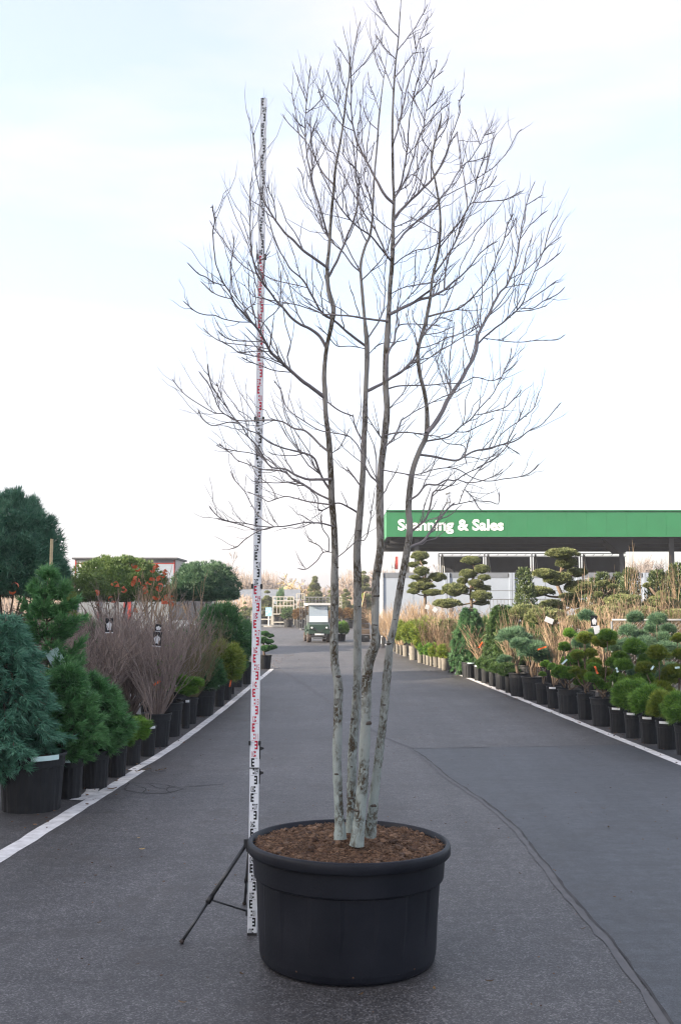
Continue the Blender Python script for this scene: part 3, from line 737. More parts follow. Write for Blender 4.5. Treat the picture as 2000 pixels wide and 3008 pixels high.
CR = {'A': (760, 0, .38265), 'B': (460, 550, .38265), 'C': (1040, 350, .38265), 'D': (1040, 900, .38265), 'E': (460, 1050, .38265), 'F': (780, 500, .31888), 'L': (850, 1700, .33898), 'T': (700, 280, .3054)}
def tr(spec):
    """'A x,y,w x,y ...  B x,y': traced line -> rows of (px, py, width px or nan)"""
    out, k = [], None
    for tok in spec.split():
        if tok in CR: k = CR[tok]; continue
        v = [float(x) for x in tok.split(',')]
        out.append((k[0] + v[0] * k[2], k[1] + v[1] * k[2], v[2] * k[2] if len(v) > 2 else np.nan))
    o = np.array(out); w = o[:, 2]; i = np.arange(len(w)); ok = ~np.isnan(w)
    o[:, 2] = np.interp(i, i[ok], w[ok]) if ok.any() else 2
    return o
STEMS = [
 ('L 425,2260,100 405,1950,76 385,1600,76 387,1250,82 388,950,82 375,850,74 355,750,70 345,600,72 342,400,74 345,200,70 340,0,66 E 1320,1500,52 1310,1300,52 1290,1100,50 1280,900,46 1262,650,44 1235,450,38 1222,250,38 B 1217,1420,34 1232,1240,30 1265,1070,34 1280,930,38 1240,790,34 1228,620,30 1240,480,26 1248,300,24 1262,100,22 A 485,1480,22 495,1300,20 525,1120,18 550,950,16 575,700,13 590,600,10 590,450,8 575,350,6 548,260,5 538,200,3', 0.0, 0.02),
 ('L 510,2200,80 515,1900,76 520,1500,80 540,1150,76 550,900,72 548,600,72 545,300,68 540,0,68 E 1490,1500,60 1500,1300,56 1515,1100,50 1525,900,44 1530,700,44 1535,450,38 1540,200,36 1545,20,38 F 845,1560,44 835,1480,40 820,1350,30 800,1150,30 785,1000,28 778,900,28 790,800,24 825,680,24 860,600,22 880,450,20 885,300,18 890,150,16 895,20,16 A 815,1100,14 822,950,13 832,830,11 850,650,8 870,500,6 880,390,3', 0.10, 0.05),
 ('L 565,2310,112 600,1900,96 620,1500,90 630,1100,90 630,900,86 650,700,95 700,560,80 695,400,68 695,200,68 698,0,70 D 150,1850,58 145,1650,60 140,1450,58 145,1250,50 165,1050,52 185,800,48 172,600,44 170,400,44 180,200,44 188,20,38 F 1045,1200,40 1050,1050,42 1062,900,42 1068,700,38 1068,500,34 1072,250,28 1062,100,26 A 930,1150,20 925,950,18 930,720,16 938,550,14 945,450,12 960,300,10 968,150,8 976,0,5 976,-70,3', -0.10, -0.02),
 ('L 682,2230,96 710,1900,80 750,1500,72 785,1150,72 800,900,70 815,700,70 828,560,64 860,400,60 890,200,62 918,0,60 D 350,1900,54 375,1700,50 362,1550,46 370,1400,46 390,1250,42 440,1100,40 490,980,40 492,800,32 470,650,30 430,500,28 415,350,28 440,220,28 470,120,26 488,10,24 C 505,1350,22 520,1200,22 560,1020,20 572,850,18 568,700,16 550,580,16 525,450,14 500,350,12 500,250,11 530,120,9 560,0,7 A 1300,850,3', 0.02, -0.06),
]
BR = """1 E 1198,310,34 1100,220 1060,195,30 960,110 860,20,26 B 800,1270,24 740,1160,20 690,1090 600,990,16 520,910 480,820,12 430,750,10 370,610,8 350,480 340,370,6 350,270 330,145,3
1 B 475,825,8 485,700 480,620 500,500 505,380,3
1 B 490,875,7 420,855 360,830 300,780 250,735,3
1 B 430,775,7 350,745 290,705 230,680 145,595,3
1 B 640,1065,8 540,1045 430,1025 370,1000 290,995 215,970 120,890,3
1 B 745,1205,7 650,1195 510,1188 440,1160 385,1110,3
1 B 790,1255,8 700,1235 580,1222 440,1205 350,1160 280,1095,3
1 B 790,1275,7 680,1270 560,1280 500,1240 420,1200,3
1 B 940,1395,8 830,1350 740,1320 640,1300 540,1280,3
1 B 950,1445,7 830,1415 740,1385 640,1350 575,1315,3
1 B 600,990,6 615,945 660,910 680,870 665,775,3
1 B 715,1130,8 750,1040 830,970 865,890 870,760 865,640,3
1 B 860,1320,9 855,1250 810,1160 770,1080 620,950 520,840 500,760 495,675,3
1 B 1225,1235,28 1180,1150 1100,1090 1030,1060,22 960,1010 890,930 840,880 780,800 700,700,16 660,580 640,480 630,350 630,200 625,50,6 640,-80,3
1 B 685,690,10 590,620 500,530 430,420 370,350 320,270,3
1 B 690,625,6 720,570 750,545 790,500,3
3 F 1010,1395,24 830,1365 700,1345 540,1335,16 450,1330 330,1290 200,1250 80,1230,9 B 740,860 690,780 660,680 615,570,3
1 B 1215,615,24 1120,545 1040,490 960,410 900,360 830,270 770,180,14 720,90 690,0 665,-130 659,-267 640,-418,3
1 T 260,1220,6 230,1040 190,950 155,845,3
1 B 1240,700,22 1300,570 1380,370 1440,200 1460,0 A 650,1380,10 655,1200 660,1000 680,850 670,755,3
1 F 470,640,14 420,540 370,430 320,310 250,180 230,60 180,-20,4
1 F 460,620,20 400,370 350,210 310,90 295,0 A 275,1200 262,1080 255,950,9 265,800 280,620 295,510,3
1 A 245,1060,6 200,940 180,860 150,710,3
1 A 320,1180,7 305,1020 265,930,3
1 A 265,790,5 205,640 198,600,3
1 A 268,885,5 340,810 405,725,3
1 A 475,1430,16 400,1330 330,1200 260,1080 190,1010 130,950 85,880,3
1 A 250,980,5 195,940 155,870,3
3 F 1030,840,22 970,730 860,600 740,520,16 610,390 510,240 440,110 385,0 A 310,1140,7 305,1030 345,920,3
3 F 1020,790,18 900,540 800,400 720,250 640,110 590,0 A 480,1180,8 440,1160 380,1070 335,990,3
3 A 925,1560,24 880,1500 820,1400 760,1290 680,1140 640,1040,14 610,880 605,700 600,600 590,430,3
3 A 610,1010,8 540,960 440,840 380,760 350,670,3
3 A 960,1530,16 1000,1400 1040,1150 1050,950 1070,800 1100,640 1140,500 1155,350,3
3 A 1095,740,6 1160,660 1220,560 1250,500,3
3 A 940,1120,14 990,900 1030,680 1080,480 1100,370 1135,260 1165,190 1190,110,3
3 A 965,380,7 1070,230 1140,110 1185,20,3
3 A 1095,370,5 1070,230,3
3 A 955,285,6 890,210 830,110 775,0,3
3 A 1140,290,5 1215,235,3
3 C 225,760,24 300,660 430,530 520,430 600,280,14 640,170 690,85,9
3 C 705,85,10 710,230 740,400 765,560 775,650,6
3 A 1340,1190,8 1400,970 1440,850 1430,780 1475,705,3
3 C 240,600,16 300,460 360,280 380,200 430,60 A 1171,914,9 1200,740 1235,580 1265,445,3
3 A 1165,920,5 1100,780 1040,690,3
3 A 1190,850,6 1250,780 1300,700 1320,650,3
3 A 1170,970,6 1270,860 1375,770,3
3 A 1210,660,5 1165,590,3
3 A 1235,600,5 1315,530,3
3 C 215,1000,18 290,880 380,790 480,700 550,620 640,510 720,370,10 800,290 870,180 910,95 950,40 965,-10,3
3 C 560,590,9 700,530 850,440 980,350 1090,220 1150,100 1195,55,3
3 C 780,330,5 880,290 950,260,3
3 C 900,110,5 995,80,3
4 C 575,995,12 650,870 740,750 790,650 830,540 845,430 890,300 905,235,3
4 C 530,1200,16 620,1050 690,930 730,800 780,670 850,580 900,420 935,300 945,220 990,90,3
4 C 840,650,8 950,615 1080,595 1190,530,3
4 C 870,560,5 940,500 980,450 1000,410,3
3 C 215,1500,30 300,1440 420,1380 520,1350 610,1300,18 690,1230 780,1150 860,1040 920,980 1020,915,3
3 C 605,1300,14 620,1150 650,1020 690,940 720,850 760,740,4
3 C 715,1185,9 740,1100 810,970 850,870 920,780 1000,690 1045,625,3
4 C 500,1515,18 600,1475 700,1450 790,1390 860,1310 920,1240 980,1120 1010,1020 1060,910 1080,800 1130,700,3
4 C 1070,900,5 1100,850 1150,730,3
4 D 510,960,40 580,850 660,690 740,570 800,460 860,340,28 880,200 950,60 C 1030,1330,18 1090,1260 1150,1120 1175,1000 1195,850,10 1215,720 1250,580 1300,450,3
4 C 1030,1340,7 1010,1220 985,1110,4
4 C 1250,635,5 1360,560,3
4 D 868,290,16 960,190 1060,110 1130,50 C 1210,1400,11 1240,1310 1300,1150 1370,980 1410,810 1470,710,3
4 C 1155,1440,8 1180,1300 1220,1100 1240,1000 1285,870,3
4 C 1195,1440,7 1290,1430 1380,1370 1480,1320 1535,1260,3
4 C 1210,1400,6 1340,1315 1480,1210,3
4 C 1180,1470,6 1300,1440 1405,1405,3
4 D 950,262,8 1160,255 1350,238 1480,232 1550,190,3
4 D 880,200,6 840,100 800,0,3
4 D 825,405,7 780,280 760,150 755,0,4
4 C 1100,1210,7 1220,1150 1320,1060 1400,960 1510,870,3
4 C 1310,1155,5 1400,1080 1495,1000,3
4 C 1200,900,6 1260,800 1330,730 1400,675,3
4 C 1190,920,5 1160,850 1155,720,3
4 C 1085,1285,6 1180,1255 1260,1240,3
4 D 495,1035,16 580,1010 670,985 740,920 830,850 900,760,10 990,660 1060,520 1120,380 1135,290,3
4 D 700,950,7 790,950 900,900 1015,840,3
4 D 835,800,7 960,800 1080,760 1150,700 1215,620,3
4 D 1070,500,5 1120,460 1170,420,3
3 D 205,990,14 260,965 370,962 480,980 580,990 650,1040 780,1060 790,1150 805,1210,4
4 D 455,1140,20 560,1145 660,1165 740,1165 850,1100 940,1080 1050,1050 1180,1010,11 1270,940 1380,880 1440,810 1525,710,3
4 D 1005,1055,8 1070,960 1200,860 1310,760 1350,630,3
4 D 1200,860,5 1215,790,3
4 D 1100,1090,5 1210,1115,3
3 D 165,1250,10 300,1275 410,1285 530,1250 640,1228 740,1240 850,1300 960,1325 1100,1305 1240,1280 1320,1230 1360,1180,3
4 D 390,1480,18 440,1430 495,1360 580,1360 650,1320 720,1325 780,1280 900,1220 1040,1130 1110,1050 1180,950,3
4 D 740,1345,7 830,1340 930,1320 1020,1280 1085,1225,3
4 D 385,1735,20 470,1650 520,1560 550,1420 620,1395 700,1350 725,1310,7
4 D 385,1855,24 480,1790 560,1680 640,1570 720,1490,12
4 D 705,1515,9 860,1480 1000,1485 1050,1500 1062,1400,3
4 D 755,1500,7 790,1390 870,1280 960,1170 1080,1060,3
4 D 400,1710,8 500,1640 640,1590,4
4 D 790,1395,4 860,1460 900,1530 935,1555,2
2 D 20,655,28 130,600 200,555 300,490 360,430 400,370 D 440,250,16 500,160 560,100 620,0 C 660,1340,6 720,1200,3
3 D 195,635,14 280,605 400,600 520,595 640,580 760,575 860,530 980,555 1060,525,4
4 D 650,620,6 660,500 665,350 685,220 690,100,3
4 D 625,660,6 590,500 570,400 610,280 620,170,3
3 D 180,1085,16 240,1000 305,850,12
3 D 298,870,10 400,800 500,745 600,690 700,650 830,570,3
3 D 200,805,10 290,680 355,580,4
3 D 140,1030,14 90,930 40,850,7 0,790,4
3 D 150,1640,20 155,1450,18 120,1350 60,1290 10,1180,11 E 1490,690,10 1450,640 1400,600 1280,580 1180,560 1060,490 970,430 920,370 890,270 830,180,3
2 E 1515,650,16 1470,550 1440,430,9
1 E 1435,455,12 1340,410 1240,340,12
1 E 1262,940,24 1200,940 1100,940 1000,905 930,865 820,850,13 760,770 700,680 640,620 590,540 540,490 430,430 370,310 340,240 250,120,3
1 E 1255,730,20 1200,680 1130,610 1070,565 990,550 900,500 780,490,12 640,500 530,490 460,450 380,440 270,380 190,330 130,280 50,180,3
1 E 1260,1040,20 1210,920 1150,780 1070,740 980,720 900,700 800,660,12 720,600 640,570 580,530 500,510 370,540 290,490 250,410,3
1 E 1265,1110,18 1180,1050 1090,990 1000,950 930,890 820,870 750,870 640,830 560,800 500,740 400,690,3
1 E 910,880,9 800,800 680,750 540,730 460,710 420,670,3
1 E 500,740,4 470,715 430,690 395,688,2
1 E 1270,1140,14 1130,1115 1040,1095 950,1075 880,1090 800,1115 760,1090 640,1040,3
1 E 850,1075,6 840,1030 790,970 720,920 680,850 630,790,3
1 E 1010,960,5 900,970 780,970 670,960,2
1 E 540,500,6 480,400 430,300 390,200,3
1 E 540,490,5 420,330 345,210 318,65,3
1 E 1280,1300,15 1210,1275 1140,1275 1090,1270 980,1295 850,1310 730,1305 650,1290 500,1272 430,1245 380,1200 345,1150,3
1 E 840,1310,7 740,1235 680,1150 620,1040 540,950 510,880,3
1 E 830,1320,7 730,1345 640,1400 570,1465 510,1485,3
1 E 730,1345,4 600,1300 500,1275 410,1255,2
2 E 1475,1190,18 1420,1150 1330,1120 1200,1180 1180,1080 1100,1000,4
1 E 1300,1500,8 1230,1500 1180,1570 1100,1630 1035,1625,3
1 E 1285,1480,5 1270,1390 1220,1310 1210,1200,3
1 E 1240,1500,4 1200,1450 1110,1410,2
1 E 1350,1555,8 1420,1470 1490,1400 1560,1375 D 100,1420,3
2 F 865,1550,18 930,1430 990,1300 1010,1100 1000,950 1020,800,6 1040,640,3
2 B 1515,1225,22 1400,1120 1300,1035 1190,960 1110,830 1040,715,14 950,640 900,560 850,480 810,380 780,280 750,180,3
2 B 1075,790,8 980,755 840,725 740,680 690,625,3
2 F 765,940,16 700,870 620,760 530,680 480,590 B 1200,340,9 1150,150 1105,0 1050,-160 1010,-330 990,-480,3
2 F 770,930,14 690,780 620,630 570,450 540,300 560,250 620,160 665,0,4
2 F 800,1010,15 900,900 980,800 1020,720 1060,560,5
2 F 830,660,14 790,580 740,450 740,300 750,120 720,0 A 640,1200,5 625,1080,3
2 A 830,840,6 790,740 750,650 735,545,3
2 A 855,590,6 800,480 780,380 750,320,3
2 A 820,1000,6 740,920 700,810,3
3 A 910,700,7 850,500 800,400,3
3 D 185,560,20 180,380 230,270 240,200 262,150,13 300,130 430,130 600,140,5
3 D 262,150,11 250,80 270,0 C 330,1370 420,1260 480,1120 540,980 560,850,4
3 C 215,1120,11 300,1050 390,1000 470,985 550,950 620,890 760,730,4
3 C 390,1000,6 385,1130 390,1200 370,1290,3
3 C 225,1340,7 290,1290 420,1260 560,1240,3
3 A 945,450,7 870,380 780,260,3
3 A 920,600,6 980,540 1030,470 1080,400 1130,400,3
1 A 605,600,8 690,500 770,390 845,280,3
1 A 600,590,8 620,420 645,260 672,155,3
1 A 580,700,6 530,600 515,480,3
1 A 580,490,5 530,400 505,360,3
1 A 545,940,7 490,770 450,640 412,530,3
1 A 525,820,4 525,690,3
1 A 510,1200,8 470,1100 470,980 490,900,3
4 A 1215,1230,8 1260,1050 1290,950 1300,850,3
4 A 1225,1170,6 1150,1050 1180,980,3
4 A 1290,1000,5 1360,880,3
4 A 1280,1080,5 1340,950 1355,810,3
4 C 555,610,8 440,500 380,430 330,420,3
4 C 560,860,6 440,790 330,740,3
3 C 220,830,8 340,770 440,660 470,620,3
3 C 225,560,8 330,490 420,300 500,160,3
4 C 780,340,6 720,420 660,520,4
4 C 870,180,5 830,60,3
4 D 470,600,6 400,240 340,130 320,40,3
4 D 410,280,5 450,180 380,100 370,20,3
4 D 440,325,10 520,290 640,230 750,190 880,120,3
4 D 440,440,10 560,350 700,260 880,140,3
4 D 470,220,10 580,190 690,140,4
4 D 500,160,8 570,80 690,100,4
2 F 880,450,8 760,120 730,0 A 560,1200,5 560,1060,3
2 F 885,300,8 800,90 820,-40 A 770,1200,5 790,1080,3
3 F 1075,480,10 1180,300 1260,120 1290,0 A 1120,1200,5 1130,1080,3
3 F 1070,640,9 1200,520 1330,440 1490,300,3
3 F 1030,560,10 900,420 850,250 810,120,4
2 F 840,1640,10 700,1620 570,1620 470,1510 390,1440,3
2 E 1490,1000,14 1430,880 1395,830,8
1 E 1290,740,7 1350,680 1420,540,3
2 F 850,1700,8 960,1600 1100,1580 1220,1550,3"""
def build_tree():
    g = np.random.default_rng(21)
    samples = []                                     # (px, py, Y) of everything grown so far
    stem_objs = []
    tw = {}                                          # twigs join their branch
    for i, (spec, off, slope) in enumerate(STEMS):
        o = spline(tr(spec), 6.0)
        z_like = (2450 - o[:, 1]) / 500
        Y = ST_D + off + slope * z_like + 0.05 * np.sin(z_like * 1.7 + i)
        pts = np.array([P(a_, b_, y) for (a_, b_, _), y in zip(o, Y)])
        r = o[:, 2] / 2 * Y / F
        r = r * (1 + 0.045 * lump(pts, 9) + 0.03 * lump(pts, 30)) * (1 + 0.28 * np.exp(-np.maximum(pts[:, 2] - 0.60, 0) / 0.05))
        loc = pts - TUB
        K = len(loc); sides = 18
        V, Q = tubes(loc[None], r[None], sides)
        an = V.reshape(K, sides, 3)
        low = np.clip(1.4 - (loc[:, 2] - 1.0) / 1.3, 0.25, 1)[:, None]
        an += unit(an - loc[:, None]) * ((0.05 * lump(an, 22) + 0.05 * lump(an, 55)) * r[:, None] * low)[..., None]
        so = obj('stem', Acc().add(an.reshape(-1, 3), Q=Q).mesh('stem', True), M['bark'], tree)
        stem_objs.append(so)
        samples.append(np.c_[o[:, 0], o[:, 1], Y, np.full(K, i)])
        # branch scars: a raised collar with a dark eye
        for k in range(6 if i != 2 else 8):
            t = g.uniform(0.04, 0.42); j = int(t * K)
            an_ = -math.pi / 2 + g.normal() * 0.7
            nrm = np.array((math.cos(an_), math.sin(an_), 0.1)); c = loc[j] + nrm * r[j] * 0.90; s = r[j] * g.uniform(0.35, 0.7)
            ax = unit(np.cross(nrm, (0, 0, 1))); up = np.cross(ax, nrm)
            a_ = Acc()
            ell = IV3 * np.array((1, 1, 1)) * (1 + 0.25 * lump(IV3 + g.normal(size=3) * 5, 2.5))[:, None]
            ell = (ell[:, :1] * ax * s * 1.0 + ell[:, 1:2] * nrm * s * 0.42 + ell[:, 2:3] * up * s * g.uniform(0.32, 0.6))
            a_.add(ell + c, T=IT3)
            obj('knot', a_.mesh('knot', True), M['knot'], so)
    def grow(ac, pts, rad, n_tw, Lt, lev):
        """side twigs along a 3-D line"""
        K = len(pts)
        if K < 4: return
        for q in range(n_tw):
            t = g.uniform(0.12, 0.98); j = min(int(t * (K - 1)), K - 2)
            tg = unit(pts[j + 1] - pts[j]); side = unit(np.cross(tg, g.normal(size=3)))
            a_ = g.uniform(0.38, 0.85)
            d = unit(tg * math.cos(a_) + side * math.sin(a_) + np.array((0, 0, 0.22)))
            L = Lt * g.uniform(0.25, 1.0) * (1.1 - 0.5 * t)
            s = np.linspace(0, 1, 6)
            p = pts[j] + d * (L * s)[:, None]; p[:, 2] += L * 0.28 * s**2
            kink = g.normal(size=(6, 3)) * L * 0.022; kink[0] = 0; p = p + kink
            r0 = min(rad[j] * 0.6, 0.0038 if lev == 0 else 0.0030)
            rr = r0 * (1 - 0.55 * s); rr[-2] = r0 * 0.62; rr[-1] = r0 * 0.12
            V, Q = tubes(p[None], rr[None], 4); ac.add(V, Q=Q)
            if lev == 0 and L > 0.14:
                grow(ac, p, rr, int(g.integers(1, 4)), L * 0.6, 1)
        for q in range(int(K * 0.12)):                # buds and spurs
            j = int(g.integers(1, K - 1)); d = unit(g.normal(size=3) + unit(pts[j] - pts[j-1]) * 0.6)
            l = g.uniform(0.007, 0.016); p = np.array([pts[j], pts[j] + d * l * 0.6, pts[j] + d * l])
            V, Q = tubes(p[None], np.array([[0.0034, 0.0030, 0.0006]]), 3); ac.add(V, Q=Q)
    for bi, line in enumerate(BR.split('\n')):
        sid = int(line[0]) - 1
        o = tr(line[2:])
        allS = np.vstack(samples)
        start = o[0]
        dist = np.hypot(allS[:, 0] - start[0], allS[:, 1] - start[1])
        own = allS[:, 3] == sid
        near = np.where(own, dist, dist + 12)
        j = int(np.argmin(near)); Y0 = allS[j, 2]
        if dist[j] < 30: o[0, :2] = allS[j, :2]
        o = spline(o, 7.0)
        arc = np.r_[0, np.cumsum(np.hypot(np.diff(o[:, 0]), np.diff(o[:, 1])))] / 500
        sl = g.uniform(-0.75, 0.75)
        lim = 1.15 - abs(Y0 - ST_D) * 0.6
        dY = sl * arc + 0.05 * np.sin(arc * 5 + bi)
        Y = Y0 + np.clip(dY, -lim, lim)
        jit = 0.5 * np.sin(np.arange(len(o)) * 0.9 + bi) * np.minimum(1, np.arange(len(o)) / 4)
        pts = np.array([P(a_ + q, b_ + q * 0.5, y) for (a_, b_, _), y, q in zip(o, Y, jit)])
        rad = np.maximum(o[:, 2] / 2 * Y / F * 0.94, 0.0028)
        rad = rad * (1 + 0.06 * lump(pts, 40)); rad[-1] = 0.0006
        loc = pts - TUB
        ac = Acc(); V, Q = tubes(loc[None], rad[None], 8 if rad[0] > 0.006 else 5); ac.add(V, Q=Q)
        L = arc[-1]
        grow(ac, loc, rad, int(2 + L * 10.5), min(0.44, 0.15 + L * 0.26), 0)
        obj('branch', ac.mesh('branch', True), M['branch'], stem_objs[sid])
        samples.append(np.c_[o[:, 0], o[:, 1], Y, np.full(len(o), sid)])
build_tree()

# ------------------------------------------------------------------ levelling staff and its tripod
base = G(741, 2746); topp = P(775, 289, base[1] + 0.02)
vz = unit(topp - base); vy = unit(np.array((0.0, 1, 0)) - vz * vz[1]); vx = np.cross(vy, vz)
staff = thing('measuring_staff', 'tall white telescopic levelling staff with black and red E marks behind the tub', 'staff')
staff.matrix_world = Matrix(((vx[0], vy[0], vz[0], base[0]), (vx[1], vy[1], vz[1], base[1]), (vx[2], vy[2], vz[2], base[2]), (0, 0, 0, 1)))
SL = float(np.linalg.norm(topp - base)); SCL = SL / 5.0
_dg = {}
def glyph(txt, size=1.0, offset=0.0):
    """font outline as flat mesh arrays (x, y)"""
    cu = bpy.data.curves.new('t', 'FONT'); cu.body = txt; cu.size = size; cu.offset = offset; cu.resolution_u = 3
    o = bpy.data.objects.new('t', cu); C.objects.link(o)
    bpy.context.view_layer.update()
    dg = bpy.context.evaluated_depsgraph_get()
    me = bpy.data.meshes.new_from_object(o.evaluated_get(dg))
    me.calc_loop_triangles()
    V = np.zeros(len(me.vertices) * 3); me.vertices.foreach_get('co', V)
    T = np.zeros(len(me.loop_triangles) * 3, int); me.loop_triangles.foreach_get('vertices', T)
    bpy.data.objects.remove(o); bpy.data.meshes.remove(me); bpy.data.curves.remove(cu)
    return V.reshape(-1, 3), T.reshape(-1, 3)
DIG = {c: glyph(c, 1.0, 0.0) for c in '0123456789'}
def build_staff():
    secs = [(0.0, 1.09, 0.0490), (1.09, 2.0, 0.0455), (2.0, 3.0, 0.0420), (3.0, 4.0, 0.0385), (4.0, 5.0, 0.0345)]
    for si, (z0, z1, w) in enumerate(secs):
        th_ = 0.026 - si * 0.003
        b = Acc().box((0, 0, (z0 + z1) / 2), (w, th_, z1 - z0 - 0.0015))
        b.box((-w/2 - 0.0008, 0.001, (z0 + z1) / 2), (0.0030, th_ + 0.002, z1 - z0 - 0.003)); b.box((w/2 + 0.0008, 0.001, (z0 + z1) / 2), (0.0030, th_ + 0.002, z1 - z0 - 0.003))
        so = obj('section', Acc.mesh(b, 'section'), M['staff'], staff)
        fy = -th_ / 2 - 0.0012
        for colname, want in (('black', 0), ('red', 1)):
            mk, nm = Acc(), Acc()
            for n in range(50):
                za = n * 0.1
                if not (z0 - 1e-6 <= za < z1 - 1e-6) or (n // 10) % 2 != want: continue
                even = n % 2 == 0
                hw = w / 2 - 0.003
                sd = 1 if even else -1                       # side that carries the E
                def rect(xa, xb, ya, yb):
                    mk.add([(xa, fy, za + ya), (xb, fy, za + ya), (xb, fy, za + yb), (xa, fy, za + yb)], Q=[(0, 1, 2, 3)])
                u = w * 0.16
                xo = sd * hw * 0.86; spine = sorted((xo, xo - sd * u * 0.9)); arm = sorted((xo, xo - sd * u * 2.3)); half = sorted((xo - sd * u * 0.2, xo - sd * u * 1.9))
                rect(spine[0], spine[1], 0.050, 0.099)
                for q in (0.050, 0.0695, 0.089): 
                    a2 = sorted((xo - sd * u * 0.9, xo - sd * u * 2.3)); rect(a2[0], a2[1], q, q + 0.0105)
                d2 = sorted((xo - sd * u * 1.3, xo - sd * u * 2.4))
                for q in (0.008, 0.029): rect(d2[0], d2[1], q, q + 0.0105)
                lx = sorted((-sd * hw * 0.1, -sd * hw * 0.86)); rect(lx[0], lx[1], 0.0985, 0.1000)
                x = -sd * hw * 0.50 - 0.0088
                for ch in '%02d' % n:
                    v, t = DIG[ch]
                    vv = np.stack([x + v[:, 0] * 0.0135 / 0.62, np.full(len(v), fy - 0.0002), za + 0.006 + v[:, 1] * 0.049], 1)
                    nm.add(vv, T=t); x += 0.0098
            if mk.n:
                obj('marks', mk.mesh('marks'), M[colname], so); obj('numerals', nm.mesh('numerals'), M[colname], so)
        if si:
            c = Acc()
            for sx in (-1, 1): c.box((sx * (w/2 + 0.006), -0.002, z0 - 0.004), (0.012, th_ + 0.016, 0.026))
            c.box((0, th_/2 + 0.008, z0 - 0.004), (w + 0.02, 0.006, 0.03))
            obj('clip', c.mesh('clip'), M['black_plastic'], so)
    k = Acc().box((0, -0.0150, 0.943), (0.054, 0.004, 0.006)); obj('seam_band', k.mesh('seam_band'), M['black_plastic'], staff)
    for z in (1.055, 0.915):
        l_ = Acc().box((0.030, 0.004, z - 0.02), (0.006, 0.012, 0.085))
        l_.add(np.array([(0.030,-0.006,z+0.012),(0.052,-0.003,z+0.004),(0.054,-0.003,z-0.004),(0.030,-0.006,z-0.014),(0.030,0.010,z+0.012),(0.052,0.007,z+0.004),(0.054,0.007,z-0.004),(0.030,0.010,z-0.014)]), Q=[(0,3,2,1),(4,5,6,7),(0,1,5,4),(1,2,6,5),(2,3,7,6)])
        obj('lever', l_.mesh('lever'), M['black_plastic'], staff)
    obj('foot', Acc().box((0, 0, 0.006), (0.056, 0.034, 0.016)).mesh('foot'), M['black_plastic'], staff)
build_staff()
for o_ in list(staff.children): pass
staff.scale = (SCL, SCL, SCL)

tp = thing('tripod', 'black folding tripod with angled legs holding the white staff upright', 'tripod', (base[0], base[1], 0))
hub = np.array((-0.018, 0.045, 0.50))
feet = [G(531, 2772) - np.array((base[0], base[1], 0)), np.array((-0.10, 0.62, 0.0)), np.array((0.55, 0.30, 0.0))]
feet[0][2] = 0.0
spread = []
for k, ft in enumerate(feet):
    st_ = hub + np.array((-0.012, 0.0, 0.02)) if k == 0 else hub
    d = unit(ft - st_)
    lg = Acc().tube([st_, st_ + (ft - st_) * 0.62], 0.0125, 8).tube([st_ + (ft - st_) * 0.60, ft + (st_ - ft) * 0.02], 0.0088, 8)
    leg = obj('leg', lg.mesh('leg', True), M['anod'], tp)
    j = st_ + (ft - st_) * 0.58
    obj('collar', Acc().tube([j - d * 0.022, j + d * 0.022], 0.0165, 8).mesh('collar', True), M['black_plastic'], leg)
    obj('rubber_foot', Acc().tube([ft + (st_ - ft) * 0.035, ft + np.array((0, 0, 0.004))], [0.012, 0.014], 8).mesh('rubber_foot', True), M['rubber'], leg)
    low = hub * np.array((1, 1, 0)) + np.array((0, 0, 0.115))
    obj('brace', Acc().tube([low, j], 0.0062, 6).mesh('brace', True), M['anod'], tp)
obj('hub', Acc().tube([hub + np.array((0, 0, -0.04)), hub + np.array((0, 0, 0.035))], 0.026, 10).box(hub + np.array((0.0, -0.02, 0.01)), (0.07, 0.03, 0.05)).mesh('hub'), M['black_plastic'], tp)
obj('centre_column', Acc().tube([hub, hub * np.array((1, 1, 0)) + np.array((0, 0, 0.10))], 0.010, 8).box(hub * np.array((1, 1, 0)) + np.array((0, 0, 0.115)), (0.045, 0.045, 0.03)).mesh('centre_column'), M['anod'], tp)

# ------------------------------------------------------------------ potted plants: placing
def potted(name, label, cat, box, group=None, kind=0, sunpainted=False, sticker=0.0, red=False, lab_mat='white_plastic'):
    """box = (x0, x1, rim row, bottom row) of the pot in the photo"""
    x0, x1, yr, yb = box; px = (x0 + x1) / 2
    f = G(px, yb); r = (x1 - x0) / 2 * f[1] / F
    r = (x1 - x0) / 2 * (f[1] + 0.8 * r) / F
    h = float(P(px, yr, f[1] - 0.1 * r)[2])
    Yc = f[1] + 0.8 * r
    th = thing(name, label, cat, (px_x(px, Yc), Yc, 0), 0, group)
    add_pot(th, r, h, kind, sunpainted, sticker, red, None, lab_mat)
    th['_r'] = r
    return th, r, h
def px_x(px, Y): return (px - 1000) / F * Y * (math.cos(PITCH) + math.sin(PITCH) * math.tan(PITCH) * 0 )
def potted_at(name, label, cat, x, y, r, h, group=None, kind=0, sunpainted=False, sticker=0.0, red=False):
    th = thing(name, label, cat, (x, y, 0), 0, group)
    add_pot(th, r, h, kind, sunpainted, sticker, red)
    return th
_mc = {}
def with_mat(me, m):
    """the same shape in another material"""
    k = (me.name, m)
    if k not in _mc:
        c = me.copy(); c.materials.clear(); c.materials.append(M[m]); _mc[k] = c
    return _mc[k]
def part(name, me, m, th, loc, sc, rz=None, tilt=(0, 0)):
    rz = RNG.uniform(0, 6.28) if rz is None else rz
    sc = (sc, sc, sc) if np.ndim(sc) == 0 else sc
    return obj(name, with_mat(me, m), None, th, loc, (tilt[0], tilt[1], rz), sc)

